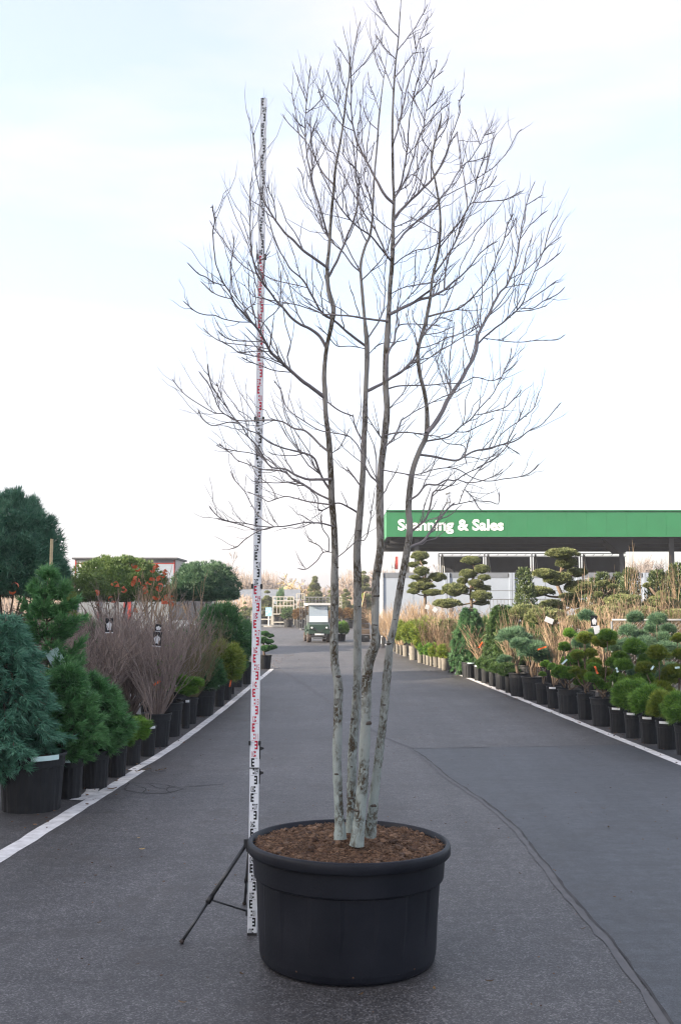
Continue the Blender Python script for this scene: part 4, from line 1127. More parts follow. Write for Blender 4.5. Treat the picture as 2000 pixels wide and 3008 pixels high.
def pine_dome_obj(name, label, c, rx, rz_, zc, trunk_z0, m, seed, ntuft=2600, nn=9, L=0.10, w=0.008, nlimb=15, low=-0.28, group=None, flat_under=0.35, spread=0.5, nclump=240, clump=0.12):
    """umbrella pine: a dense clumpy dome on a fan of bare limbs"""
    g = np.random.default_rng(seed)
    th = thing(name, label, 'pine tree', (c[0], c[1], 0), 0, group)
    d, kk, qq, cd = clump_dirs(ntuft, nclump, low, g)
    jr = 1 + g.normal(size=len(cd)) * 0.025
    rr = jr[kk] * (1 + 0.05 * lump(d + seed, 2.0)) * (1.0 - clump * qq ** 1.5)
    under = np.where(d[:, 2] < 0, flat_under, 1.0)
    p = d * rr[:, None] * np.array((rx, rx, rz_)); p[:, 2] *= under; p[:, 2] += zc
    t0 = np.clip(g.uniform(0.2, 0.7, len(cd))[kk] + g.normal(size=len(d)) * 0.10, 0, 1)
    fo = Acc()
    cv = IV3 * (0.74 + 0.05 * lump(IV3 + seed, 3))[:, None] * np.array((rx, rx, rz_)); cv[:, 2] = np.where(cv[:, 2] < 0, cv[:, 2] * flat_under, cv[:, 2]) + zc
    fo.add(cv, T=IT3, tint=0.12)  # dark core: shade inside the dome put into its tint
    tufts(fo, p, unit(d * np.array((1, 1, 1.2)) + np.array((0, 0, 0.35))), nn, L, w, spread, g, t0)
    n2 = int(ntuft * 0.6); d2 = rnd_dirs(n2 * 3, g); d2 = d2[d2[:, 2] > low][:n2]
    p2 = d2 * g.uniform(0.74, 0.9, (len(d2), 1)) * np.array((rx, rx, rz_)); p2[:, 2] = np.where(d2[:, 2] < 0, p2[:, 2] * flat_under, p2[:, 2]) + zc
    tufts(fo, p2, unit(d2 + np.array((0, 0, 0.3))), nn, L * 1.1, w, 0.8, g)
    obj('foliage', fo.mesh('foliage'), M[m], th)
    wd = Acc(); hub_ = np.array((0, 0, trunk_z0))
    curved_stem(th, [(0.02, 0, 0.0), (-0.02, 0.03, trunk_z0 * 0.5), (0, 0, trunk_z0 + 0.1)], [0.06, 0.045, 0.04])
    for k in range(nlimb):
        a_ = k * 2.4 + g.uniform(-0.3, 0.3); q = g.uniform(0.35, 0.9)
        e_ = np.array((math.cos(a_) * rx * q, math.sin(a_) * rx * q, zc - 0.02))
        b_ = hub_ + np.array((0, 0, -g.uniform(0, 0.3) * trunk_z0))
        m1 = b_ * 0.55 + e_ * 0.45 + np.array((math.cos(a_) * 0.06, math.sin(a_) * 0.06, -0.06)) + g.normal(size=3) * 0.03
        pt = spline(np.array([b_, m1, e_]), 0.12)
        wd.tube(pt, np.linspace(0.022, 0.008, len(pt)), 5)
        for _ in range(3):
            j = int(g.integers(len(pt) // 2, len(pt))); e2 = pt[j] + np.array((g.normal() * 0.16, g.normal() * 0.16, 0.12))
            wd.tube([pt[j], (pt[j] + e2) / 2 + g.normal(size=3) * 0.02, e2], [0.008, 0.006, 0.004], 4)
    obj('limbs', wd.mesh('limbs', True), M['stem'], th)
    return th
def frond_tree(th, seed, H, R, z, m, loc=(0, 0), tz=None, **kw):
    fo, wd = fronds(seed, H, R, **kw)
    f = obj('foliage', fo.mesh('foliage'), M[m], th, (loc[0], loc[1], z))
    wd.tube([(0, 0, 0), (0.01, 0.0, H * 0.5), (0, 0, H * 0.99)], [0.024, 0.014, 0.004], 6)
    obj('limbs', wd.mesh('limbs', True), M['stem'], th, (loc[0], loc[1], z))
    return f

# ------------------------------------------------------------------ left-hand row
t, r, h = potted('potted_conifer', 'blue-green feathery conifer drooping over a wide black pot', 'conifer', (11, 205, 2222, 2391), kind=1, sticker=0.75, lab_mat='mint')
prof = lambda q: np.clip(0.35 + 2.2 * q, 0, 1) * (1.02 - q) ** 0.62
frond_tree(t, 41, 1.42, 0.66, h * 0.72, 'sequoia', (-0.28, -0.02), nl=130, spr=26, fr=10, L=0.085, w=0.010, profile=prof, tiltup=0.30, droop=0.95, tips=0.30, z0=0.0)
t, r, h = potted('potted_conifer', 'bushy dark green conifer in a slim black pot with a mint label', 'conifer', (178, 258, 2230, 2349), kind=2, sticker=-0.1, lab_mat='mint')
frond_tree(t, 42, 0.92, 0.46, h * 0.86, 'sequoia_green', (-0.06, 0.02), nl=84, spr=22, fr=10, L=0.085, w=0.010, profile=prof, tiltup=0.35, droop=0.55, tips=0.3)
t, r, h = potted('potted_conifer', 'low dark green feathery conifer beside the two small round pines', 'conifer', (245, 332, 2209, 2319), kind=1)
frond_tree(t, 43, 0.74, 0.44, h * 0.90, 'sequoia_green', (-0.02, 0.02), nl=74, spr=22, fr=10, L=0.085, w=0.010, profile=prof, tiltup=0.35, droop=0.5, tips=0.3)
t = potted_at('potted_conifer', 'tall young green conifer with a pointed leader and open tiers', 'conifer', px_x(140, 11.0), 11.0, 0.2, 0.32)
frond_tree(t, 44, 1.88, 0.52, 0.28, 'sequoia_green', nl=54, spr=26, fr=10, L=0.085, w=0.010, profile=lambda q: (1.03 - q) ** 0.55, tiltup=0.75, droop=0.25, tips=0.28, whorl=8, z0=0.16)
for box, lb, s in (((312, 383, 2193, 2284), 'small round green pine next to the feathery conifers', 0.20), ((371, 423, 2174, 2249), 'small round green pine next to a pot with a white label', 0.195)):
    t, r, h = potted('potted_pine', lb, 'pine', box, kind=1)
    part('foliage', PINE_BALL[len(lb) % 3], 'needle', t, (0.02, 0.02, h + s * 0.50), (s * 1.06, s * 1.06, s * 0.86))
t, r, h = potted('potted_shrub', 'slender bare shrub in a tall black pot with a white label', 'shrub', (416, 466, 2133, 2223), kind=2, sticker=0.8)
part('twigs', TAN_ERECT[0], 'twig', t, (0, 0, h * 0.9), 0.75)
t, r, h = potted('potted_shrub', 'dense grey-brown bare twig shrub in a wide black pot of reddish soil', 'shrub', (421, 510, 2098, 2196), red=True, group=None)
part('twigs', TWIG[0], 'twig', t, (0, 0, h * 0.88), (1.55, 1.55, 1.52))
t, r, h = potted('potted_pine', 'cloud-pruned small pine with several pads in reddish soil on the left row', 'pine', (459, 543, 2066, 2166), red=True)
curved_stem(t, [(0, 0, h * .85), (0.05, 0.0, h + 0.1), (0.0, 0.02, h + 0.25), (0.06, 0, h + 0.62)], [0.028, 0.02, 0.012])
for dx, dy, dz, s in ((0.14, -0.05, 0.30, 0.12), (-0.05, 0.0, 0.20, 0.10), (0.10, -0.10, 0.62, 0.085), (-0.06, 0.02, 0.55, 0.10), (0.02, 0, 0.78, 0.075), (-0.1, -0.05, 0.40, 0.09)):
    part('foliage_pad', POM[int(abs(dx) * 100) % 3], 'needle', t, (dx, dy, h + dz), (s * 1.25, s * 1.25, s * 1.0))
t, r, h = potted('potted_pine', 'low spreading fuzzy pine with two pads above a white-labelled pot', 'pine', (536, 564, 2056, 2140), sticker=0.6, kind=2)
for dx, dy, dz, s in ((0.03, -0.02, 0.13, 0.15), (0.12, 0.02, 0.24, 0.13)):
    part('foliage_pad', POM[1], 'needle', t, (dx, dy, h + dz), (s * 1.2, s * 1.2, s * 0.95))
t, r, h = potted('potted_shrub', 'olive-brown fine-twigged bare shrub behind the cloud-pruned pine', 'shrub', (521, 587, 2053, 2128), red=True)
part('twigs', OLIVE[0], 'olive_twig', t, (0.05, 0.25, h * 0.9), (1.15, 1.15, 1.35))
t, r, h = potted('potted_pine', 'large fuzzy dark green pine bush overhanging a wide black pot', 'pine', (545, 639, 2030, 2105))
part('foliage', PINE_BALL[0], 'dark_needle', t, (0.10, 0.0, h + 0.24), (0.34, 0.34, 0.36))
t, r, h = potted('potted_pine', 'large pine bush with yellow-tipped shoots behind the dark one', 'pine', (630, 664, 2010, 2076), kind=2, sticker=-0.2, lab_mat='mint')
part('foliage', PINE_BALL[1], 'yellow_needle', t, (0.05, 0.05, h + 0.36), (0.42, 0.42, 0.44))
t, r, h = potted('potted_pine', 'middle-sized green pine bush with an orange ribbon below it', 'pine', (656, 680, 2000, 2057), kind=1)
part('foliage', PINE_BALL[2], 'needle', t, (0.06, 0.0, h + 0.26), (0.30, 0.30, 0.30))
t, r, h = potted('potted_pine', 'green pine bush squeezed in before the tall dark pines', 'pine', (674, 692, 1992, 2039), kind=1)
part('foliage', PINE_BALL[0], 'needle', t, (0.0, 0.0, h + 0.30), (0.30, 0.30, 0.34))
for box, lb, s, dz in (((686, 716, 1982, 2019), 'tall dark green pine bush in a small black pot by the line', 0.44, 0.60), ((711, 741, 1946, 2010), 'tall dark green pine bush in a tall black pot', 0.42, 0.62)):
    t, r, h = potted('potted_pine', lb, 'pine', box)
    curved_stem(t, [(0, 0, h * .8), (0.04, 0, h + 0.25), (0, 0, h + 0.6)], [0.03, 0.02, 0.015])
    part('foliage', PINE_BALL[1], 'dark_needle', t, (-0.12, 0.05, h + dz), (s, s, s * 0.98))
    part('foliage', PINE_BALL[2], 'dark_needle', t, (-0.05, 0.0, h + dz - 0.28), (s * 0.8, s * 0.8, s * 0.6))
t = potted_at('potted_pine', 'broad dark green pine standing behind the yellow-tipped bush', 'pine', px_x(655, 21.5), 21.5, 0.24, 0.42)
part('foliage', PINE_BALL[0], 'dark_needle', t, (0, 0, 1.30), (0.58, 0.58, 0.62)); part('foliage', PINE_BALL[2], 'dark_needle', t, (-0.05, -0.1, 0.9), (0.52, 0.52, 0.45))
t = potted_at('potted_pine', 'small dark cloud-pruned conifer with five flat pads at the far end of the left row', 'pine', px_x(778, 31), 31.0, 0.22, 0.40)
curved_stem(t, [(0, 0, 0.35), (-0.03, 0, 0.7), (0.02, 0, 1.1)], [0.035, 0.025, 0.015])
for dx, dz, s in ((0.0, 1.02, 0.14), (0.16, 0.95, 0.13), (0.12, 0.78, 0.16), (0.24, 0.62, 0.15), (0.05, 0.58, 0.20), (-0.08, 0.82, 0.2)):
    part('foliage_pad', PAD[0], 'dark_needle', t, (dx, -0.05, dz), (s, s, s * 1.1))
# second and third rows: bare shrubs and pines closing the view
GL = 'dense grey-brown bare shrubs massed behind the left-hand pots'
for k, (px, Y, H) in enumerate(((262, 13.8, 1.75), (335, 15.2, 1.85), (300, 17.5, 1.9), (455, 17.2, 1.75), (60, 13.2, 1.62), (130, 15.0, 1.62), (520, 19.0, 1.65), (385, 14.9, 1.5), (375, 17.0, 1.75), (220, 15.5, 1.65))):
    t = potted_at('potted_shrub', 'dense grey-brown bare shrub crowded in the mass behind the first pots', 'shrub', px_x(px, Y), Y, 0.2, 0.34, GL)
    part('twigs', TWIG[k % 3], 'twig', t, (0, 0, 0.30), (H * 0.95, H * 0.95, H - 0.3))
t = potted_at('potted_shrub', 'bare upright shrub holding on to curled red leaves beneath the dome pine', 'shrub', px_x(452, 17.8), 17.8, 0.22, 0.36)
part('twigs', TAN[0], 'tan_twig', t, (0, 0, 0.3), (1.9, 1.5, 2.25))
rl = Acc(); g_ = np.random.default_rng(8)
t_org = np.array((px_x(452, 17.8), 17.8, 0))
def curl_leaf(ac, c, s, g):
    n = 7; a0 = g.uniform(0, 6.28); ax = unit(g.normal(size=3)); u = unit(np.cross(ax, g.normal(size=3))); v = np.cross(ax, u)
    th_ = np.linspace(0, 3.4, n); ctr = c + (u[None] * np.cos(th_)[:, None] + v[None] * np.sin(th_)[:, None]) * s
    wv = np.sin(np.linspace(0.25, math.pi - 0.1, n))[:, None] * ax[None] * s * 0.55
    V = np.concatenate([ctr - wv, ctr + wv]); i = np.arange(n - 1)
    ac.add(V, Q=np.stack([i, i + 1, n + i + 1, n + i], 1))
for u_, v_ in ((905,595),(1005,610),(1035,600),(1060,665),(915,685),(880,700),(990,690),(760,715),(950,740),(1060,735),(820,750),(640,765),(1100,790),(1120,830),(1025,790),(740,820),(890,880),(1095,630),(1090,815),(1135,800)):
    for q in range(3):
        c = P(u_ * .4464 + g_.normal() * 4, 1400 + v_ * .4464 + g_.normal() * 4, 17.8 + g_.normal() * 0.25) - t_org
        l_ = Acc(); curl_leaf(l_, c, g_.uniform(0.035, 0.06), g_)
        obj('leaf', l_.mesh('leaf'), M['red_leaf'], t)
t = potted_at('potted_shrub', 'thin bare shrub with a few curled red leaves below the big blue-green pine', 'shrub', px_x(105, 13.4), 13.4, 0.2, 0.34)
part('twigs', TAN_ERECT[1], 'twig', t, (0, 0, 0.3), (1.5, 1.5, 1.75))
for px, py in ((120, 1735), (125, 1742), (45, 1722), (38, 1735), (128, 1762)):
    c = P(px, py, 13.4) - np.array((px_x(105, 13.4), 13.4, 0)); l_ = Acc(); curl_leaf(l_, c, 0.045, g_); obj('leaf', l_.mesh('leaf'), M['red_leaf'], t)

bp_ = (px_x(10, 15.5), 15.5)
pine_dome_obj('umbrella_pine', 'big dark blue-green pine with a shaggy domed crown on dark limbs', bp_, 0.92, 1.15, 2.38, 1.35, 'big_pine', 51, ntuft=4600, nn=8, L=0.13, w=0.013, nclump=190, clump=0.20, low=-0.75, flat_under=0.42, nlimb=26, spread=0.55)
pine_dome_obj('umbrella_pine', 'wide yellow-green dome-clipped pine in front of the white trailer', (px_x(345, 25), 25.0), 1.22, 0.92, 2.14, 1.15, 'dome_needle', 52, ntuft=4200, nn=8, L=0.085, w=0.014, nlimb=18, low=-0.6, flat_under=0.32)
pine_dome_obj('umbrella_pine', 'blue-green dome-clipped pine on several bare reddish trunks by the grey van', (px_x(597, 27), 27.0), 0.94, 0.84, 2.14, 1.05, 'blue_needle', 53, ntuft=3600, nn=8, L=0.085, w=0.014, nlimb=16, low=-0.6, flat_under=0.32)
# bamboo stake, box hedges on the bench beyond, yellow conifer column
bs = Acc(); bx_, by_ = px_x(149, 12.0), 12.0
bs.tube([(bx_ - 0.03, by_, 0.0), (bx_ - 0.015, by_, 1.2), (bx_, by_, 2.63)], [0.022, 0.020, 0.018], 8)
for z in np.arange(0.35, 2.6, 0.38): bs.tube([(bx_ - 0.03 + 0.0115 * z, by_, z - 0.008), (bx_ - 0.03 + 0.0115 * z, by_, z + 0.008)], 0.0235, 8)
tag(obj('bamboo_stake', bs.mesh('bamboo_stake', True), M['bamboo']), 'thick bare bamboo stake sticking up beside the big blue-green pine', 'stake')
for k, (x, y, w_) in enumerate(((-9.3, 31, 3.4), (-9.8, 33.5, 3.6), (-10.4, 36, 3.8))):
    a_ = Acc(); g = np.random.default_rng(90 + k)
    n = 900; c = np.stack([g.uniform(-w_/2, w_/2, n), g.uniform(-0.4, 0.4, n), 0.9 + g.uniform(0, 0.5, n)], 1); c[:, 2] += 0.06 * lump(c, 4)
    a_.box((0, 0, 0.9), (w_, 0.85, 0.55), tint=0.05)
    tufts(a_, c + np.array((0, 0, 0.12)), unit(g.normal(size=(n, 3)) + np.array((0, -0.4, 0.9))), 8, 0.12, 0.02, 0.5, g)
    hd = thing('box_hedge', ('low clipped green hedge on a bench behind the bare shrubs', 'second low green hedge on a bench, just behind the first', 'rearmost low green hedge on a bench by the trees')[k], 'hedge', (x, y, 0))
    obj('foliage', a_.mesh('foliage'), M['cloud'], hd)
    bn = Acc().box((0, 0, 0.52), (w_, 0.9, 0.05))
    for sx in (-1, 0, 1): bn.box((sx * w_ * 0.45, 0, 0.25), (0.06, 0.8, 0.5))
    obj('bench', bn.mesh('bench'), M['galv'], hd)
t = potted_at('potted_conifer', 'narrow yellowish conifer column at the edge of the dome pine', 'conifer', px_x(203, 22), 22.0, 0.2, 0.3)
part('foliage', YEW[0], 'yellow_needle', t, (0, 0, 1.25), (0.20, 0.20, 1.2))
for px, Y, s, zz in ((230, 20.5, 0.5, 1.35), (270, 21.5, 0.6, 1.25), (560, 23, 0.42, 1.2), (600, 24.5, 0.45, 1.15)):
    t = potted_at('potted_pine', 'low dark green pine half hidden under the dome pines', 'pine', px_x(px, Y), Y, 0.22, 0.36, 'dark pines under the dome pines')
    part('foliage', PINE_BALL[int(px) % 3], 'dark_needle', t, (0, 0, zz - 0.2), (s, s, s * 0.9))
# hanging plant tags on the left
def plant_tag(px, py, Y, w, h_, label, m='black', pic=True, tiltz=0.0, m2='white_plastic'):
    c = P(px, py, Y); th = thing('plant_tag', label, 'tag', tuple(c)); th.rotation_euler = (0.05, tiltz, 0.15)
    obj('card', Acc().box((0, 0, 0), (w, 0.002, h_)).mesh('card'), M[m], th)
    if pic:
        a_ = Acc(); n = 12; an = np.linspace(0, 2 * math.pi, n, endpoint=False)
        rr = 0.36 * (1 + 0.18 * np.sin(an * 5)); V = np.stack([np.cos(an) * rr * w, np.full(n, -0.0022), np.sin(an) * rr * h_ * 0.8 - 0.02 * h_], 1)
        V = np.vstack([V, (0, -0.0022, -0.02 * h_)]); a_.add(V, T=[(n, i, (i + 1) % n) for i in range(n)])
        obj('picture', a_.mesh('picture'), M[m2], th)
        obj('footer', Acc().box((0, -0.0012, -h_ * 0.46), (w * 0.98, 0.002, h_ * 0.08)).mesh('footer'), M['white_plastic'], th)
    obj('tie', Acc().tube([(0, 0, h_ * 0.5), (0.01, 0.01, h_ * 0.5 + 0.05)], 0.0015, 4).mesh('tie'), M['black'], th)
    return th
plant_tag(322, 1838, 14.2, 0.105, 0.20, 'black plant tag with a white picture near the top of the bare twigs')
plant_tag(462, 1878, 14.2, 0.115, 0.20, 'lower black picture tag hanging at the side of the bare twigs', tiltz=0.1)
plant_tag(466, 1845, 14.35, 0.09, 0.10, 'small black and white tag just above the lower picture tag', tiltz=0.15)
plant_tag(168, 1940, 10.75, 0.14, 0.24, 'glossy picture tag showing blue sky inside the tall young conifer', m='pic_print', tiltz=-0.5, pic=False)
plant_tag(178, 1806, 13.0, 0.10, 0.13, 'blue picture tag behind the tip of the young conifer', m='blue_print', pic=False)
def ribbon(px, py, Y, label, m='orange', L=0.12, ang=0.6):
    c = P(px, py, Y); s = np.linspace(-0.5, 0.5, 7)
    pts = np.stack([np.cos(ang) * s * L, 0.012 * np.sin(s * 6), np.sin(ang) * s * L], 1); wv = np.array((-math.sin(ang), 0, math.cos(ang))) * 0.014
    a_ = Acc(); V = np.concatenate([pts - wv, pts + wv, pts - wv + (0, .002, 0), pts + wv + (0, .002, 0)]); n = 7; i = np.arange(n - 1)
    a_.add(V, Q=np.concatenate([np.stack([i, i + 1, n + i + 1, n + i], 1), np.stack([2*n+i, 3*n+i, 3*n+i+1, 2*n+i+1], 1)]))
    return tag(obj('ribbon', a_.mesh('ribbon'), M[m], None, tuple(c)), label, 'ribbon')
ribbon(462, 2006, 14.0, 'orange ribbon tied low on the grey-brown twig shrub', L=0.10)
ribbon(677, 2008, 19.6, 'orange ribbon hanging under a left-hand pine bush', L=0.13, ang=1.4)

# ------------------------------------------------------------------ right-hand front row
GP = 'black nursery pots along the right-hand line'
def pom_tree(t, h, pads, m='needle', stem_r=0.014, main=None, kinds=None):
    """pads: (dx, dy, dz above ground, r). Stems run from the pot to every pad."""
    kinds = kinds or POM
    hub_ = np.array((0.0, 0.0, h * 0.85))
    zt = max(p[2] for p in pads)
    wd = Acc()
    for k, (dx, dy, dz, s) in enumerate(pads):
        e_ = np.array((dx, dy, dz - s * 0.25)); b_ = hub_ + np.array((0, 0, (e_[2] - hub_[2]) * (0.0 if dz > zt - 0.05 else 0.35)))
        m1 = np.array((b_[0] * 0.4 + e_[0] * 0.6, b_[1] * 0.4 + e_[1] * 0.6, b_[2] * 0.55 + e_[2] * 0.45))
        pt = spline(np.array([b_, m1, e_]), 0.08); wd.tube(pt, np.linspace(stem_r, stem_r * 0.45, len(pt)), 5)
        part('foliage_pad', kinds[k % len(kinds)], m, t, (dx, dy, dz), (s * 1.15, s * 1.15, s * 1.05))
    obj('trunk', wd.mesh('trunk', True), M['stem'], t)
# the round pines nearest the camera
for box, lb, s, dx, m_ in (((1968, 2034, 2133, 2221), 'round bushy green pine in the endmost labelled pot nearest the patched asphalt', 0.27, -0.02, 'needle'),
                       ((1915, 1978, 2119, 2203), 'pot with a low yellowish round pine leaning over its white label', 0.25, -0.02, 'yellow_needle'),
                       ((1867, 1928, 2106, 2186), 'round green pine on a short stem above a white-labelled pot', 0.28, 0.0, 'needle'),
                       ((1823, 1878, 2094, 2170), 'round green pine with brown inner twigs above a white-labelled pot', 0.30, 0.03, 'needle'),
                       ((1780, 1836, 2079, 2154), 'pot with a white label and a bright green pine spilling to one side', 0.26, 0.17, 'needle')):
    t, r, h = potted('potted_pine', lb, 'pine', box, kind=len(lb) % 3, sticker=-0.45 if s != 0.27 else 0.0)
    part('foliage', PINE_BALL[len(lb) % 3], m_, t, (dx, 0.03, h + s * 0.72), (s, s, s * 0.84))
    curved_stem(t, [(0, 0, h * 0.85), (0.02, 0, h + 0.06), (dx * 0.6, 0, h + 0.2)], [0.018, 0.015, 0.012])
t, r, h = potted('potted_pine', 'pompom-trained pine with open wiry branches in a wide lipped pot', 'pine', (1725, 1798, 2052, 2135))
pom_tree(t, h, ((-0.14, 0, 0.72, 0.115), (0.02, 0.05, 0.60, 0.12), (0.20, 0.02, 0.95, 0.12), (0.32, 0.08, 1.05, 0.11), (0.12, 0.05, 1.38, 0.135), (-0.10, 0.05, 0.88, 0.10), (0.22, -0.02, 0.72, 0.12)))
t, r, h = potted('potted_pine', 'pompom pine with a tall yellow-green top ball in a plain pot', 'pine', (1688, 1739, 2037, 2115), kind=2)
pom_tree(t, h, ((0.0, 0, 0.70, 0.12), (0.10, 0, 1.06, 0.11), (0.02, 0.04, 1.30, 0.135), (-0.16, 0.02, 0.78, 0.09), (0.18, 0.0, 0.76, 0.11), (-0.12, 0.03, 1.02, 0.10)), 'yellow_needle')
t, r, h = potted('potted_pine', 'pompom pine with many dark green balls in a wide pot', 'pine', (1632, 1700, 2026, 2098), kind=1)
pom_tree(t, h, ((0.0, 0, 0.66, 0.15), (0.10, 0, 0.92, 0.12), (-0.14, 0, 0.74, 0.10), (0.18, 0, 0.52, 0.09), (0.22, 0.04, 0.80, 0.12), (-0.06, 0.05, 1.15, 0.09), (0.05, 0.05, 1.36, 0.115)))
t, r, h = potted('potted_pine', 'single-ball young pine on a straight stem in a white-labelled pot', 'pine', (1599, 1643, 2018, 2082), sticker=-0.3, kind=2)
pom_tree(t, h, ((0.0, 0, 0.72, 0.10), (0.10, 0.02, 0.58, 0.10)))
t, r, h = potted('potted_pine', 'small pine with one low ball and a bare grey stem', 'pine', (1568, 1612, 2008, 2070), kind=1)
pom_tree(t, h, ((0.05, 0, 0.74, 0.09), (0.0, 0.02, 0.55, 0.07)))
for box, lb, pads in (((1526, 1601, 1989, 2058), 'bonsai-like blue-green pine with a leaning trunk in reddish bark soil', ((0.0, -0.05, 0.95, 0.34), (-0.26, 0, 1.08, 0.24), (0.20, 0.0, 0.82, 0.22))),
                 ((1490, 1550, 1978, 2047), 'two-tiered blue-green bonsai pine in reddish bark soil beside the yews', ((-0.10, -0.05, 1.20, 0.36), (0.14, 0, 1.02, 0.26), (-0.28, 0, 0.74, 0.17)))):
    t, r, h = potted('potted_pine', lb, 'pine', box, red=True)
    curved_stem(t, [(0, 0, h * 0.85), (-0.05, 0, h + 0.15), (0.02, 0, h + 0.30), (0.0, 0, pads[0][2])], [0.035, 0.028, 0.018])
    for k, (dx, dy, dz, s) in enumerate(pads): part('foliage_pad', PAD_B[k % 2], 'blue_needle', t, (dx, dy, dz), s)
yew_lb = 'low dark yew bush in a black pot between the bonsai pines and the weeping conifer'
for box in ((1478, 1504, 1985, 2036), (1450, 1486, 1978, 2026), (1431, 1456, 1970, 2016), (1409, 1436, 1964, 2007)):
    t, r, h = potted('potted_yew', yew_lb, 'yew', box, 'dark yews in the right-hand row', kind=1)
    part('foliage', YEW[int(box[0]) % 2], 'yew', t, (0, 0.03, h + 0.10), (0.25, 0.25, 0.22))
t, r, h = potted('potted_shrub', 'budding vase-shaped bare shrub with an orange ribbon, behind the yews', 'shrub', (1388, 1415, 1954, 2000), sticker=-0.4, kind=2)
part('twigs', TAN[1], 'tan_twig', t, (0.28, 0.75, h * 0.5), (1.35, 1.35, 1.22))
t, r, h = potted('potted_conifer', 'big weeping dark green conifer hanging over its pot', 'conifer', (1352, 1398, 1946, 1992), kind=1, sticker=0.2, lab_mat='mint')
fo, wd = fronds(61, 1.62, 0.62, nl=110, spr=20, fr=10, L=0.10, w=0.012, profile=lambda q: np.clip(0.55 + q * 0.8, 0, 1) * (1.05 - q) ** 0.4, tiltup=0.35, droop=1.35, tips=0.0, z0=0.22)
obj('foliage', fo.mesh('foliage'), M['dark_needle'], t, (0.08, 0.42, h * 0.5)); obj('limbs', wd.mesh('limbs'), M['stem'], t, (0.08, 0.42, h * 0.5))
t, r, h = potted('potted_shrub', 'bare shrub stub in the pot beside the weeping conifer', 'shrub', (1333, 1361, 1941, 1983), sticker=-0.2, lab_mat='mint')
part('twigs', TAN[2], 'tan_twig', t, (0, 0.1, h * 0.9), 0.7)
for box, kd in (((1311, 1337, 1933, 1977), 0),):
    t, r, h = potted('potted_shrub', 'pale twiggy shrub in the first dark pot after the sunlit-coloured ones', 'shrub', box, kind=kd)
    part('twigs', TAN[1], 'tan_twig', t, (0, 0.05, h * 0.9), 0.9)
far_boxes = [(1293, 1316, 1933, 1970), (1284, 1300, 1929, 1963), (1269, 1290, 1928, 1959), (1259, 1271, 1927, 1956), (1249, 1262, 1925, 1953), (1240, 1252, 1921, 1950), (1223, 1244, 1904, 1947), (1199, 1225, 1897, 1939), (1180, 1201, 1895, 1928), (1171, 1183, 1894, 1924), (1161, 1173, 1892, 1920), (1149, 1163, 1888, 1914), (1136, 1149, 1884, 1909), (1119, 1131, 1872, 1902), (1101, 1119, 1868, 1898)]
far_kind = ['pine', 'twig', 'pine', 'pine', 'twig', 'pine', 'pine', 'bush', 'bush', 'twig', 'twig', 'pine', 'twig', 'olive', 'olive']
for k, (box, fk) in enumerate(zip(far_boxes, far_kind)):
    nm = {'pine': 'potted_pine', 'twig': 'potted_shrub', 'bush': 'potted_pine', 'olive': 'potted_shrub'}[fk]
    lb = {'pine': 'low light green pine in a sunlit-coloured pot on the sunlit stretch of the line', 'twig': 'pale twiggy shrub in a sunlit-coloured pot on the sunlit stretch of the line', 'bush': 'rounded bushy green pine in a sunlit-coloured ribbed pot on the sunlit line', 'olive': 'brown twiggy shrub at the far end of the sunlit-coloured pots'}[fk]
    t, r, h = potted(nm, lb, 'pine' if nm == 'potted_pine' else 'shrub', box, 'sunlit-coloured pots at the far end, ' + fk, kind=k % 3, sunpainted=True)
    if fk == 'pine': part('foliage', PINE_BALL[k % 3], 'needle' if k % 2 else 'yellow_needle', t, (0.02, 0.05, h + 0.16), (0.26, 0.26, 0.24))
    elif fk == 'bush': part('foliage', YEW[k % 2], 'yellow_needle', t, (0.02, 0.1, h + 0.42), (0.46, 0.46, 0.58))
    elif fk == 'twig': part('twigs', TAN[k % 3], 'tan_twig', t, (0, 0.05, h * 0.9), 1.35)
    else: part('twigs', OLIVE[0], 'tan_twig', t, (0.05, 0.05, h * 0.9), (1.25, 1.25, 1.35))

# ------------------------------------------------------------------ right-hand rows behind
def off(Y, d): return rline(Y) + 0.25 + d
# pompom pines, second row
pl = (('pompom pine with flat yellow-green top, second row above the round pines', 1770, 17.2, ((0, 0, 1.27, 0.16), (0.0, 0.05, 0.75, 0.13), (0.24, 0.0, 1.02, 0.12), (-0.16, 0, 0.92, 0.11)), 'yellow_needle'),
      ('pompom pine with a bushy green top ball on forked branches, second row', 1862, 16.4, ((0, 0, 1.20, 0.17), (0.22, 0.05, 0.98, 0.16), (-0.2, 0, 0.94, 0.13), (0.1, 0, 0.72, 0.16), (-0.12, 0.05, 0.66, 0.15)), 'needle'),
      ('pompom pine with a wide bright top ball beside the wire fence, second row', 1930, 15.9, ((0, 0, 1.13, 0.155), (-0.2, 0, 0.92, 0.13), (0.2, 0, 0.86, 0.14), (0.05, 0, 0.62, 0.15)), 'yellow_needle'),
      ('pompom pine with a small high ball at the edge of the wire fence', 1986, 16.0, ((0, 0, 1.36, 0.10), (0.04, 0, 1.12, 0.12), (0.0, 0, 0.86, 0.15), (-0.18, 0.0, 0.74, 0.14)), 'yellow_needle'),
      ('pompom pine of two balls on one thin stem next to the paper tags', 1712, 18.0, ((0, 0, 1.30, 0.13), (-0.1, 0.05, 1.02, 0.11), (0.14, 0, 0.86, 0.12)), 'needle'),
      ('slim pompom pine close to the orange ribbon in the second row', 1655, 18.8, ((0, 0, 1.10, 0.10), (0.08, 0.05, 0.86, 0.12), (-0.12, 0, 0.66, 0.12)), 'needle'))
for lb, px, Y, pads, m_ in pl:
    t = potted_at('potted_pine', lb, 'pine', px_x(px, Y), Y, 0.15, 0.34)
    pom_tree(t, 0.34, pads, m_)
GB = 'blue-needled lollipop pines before the wire fence'
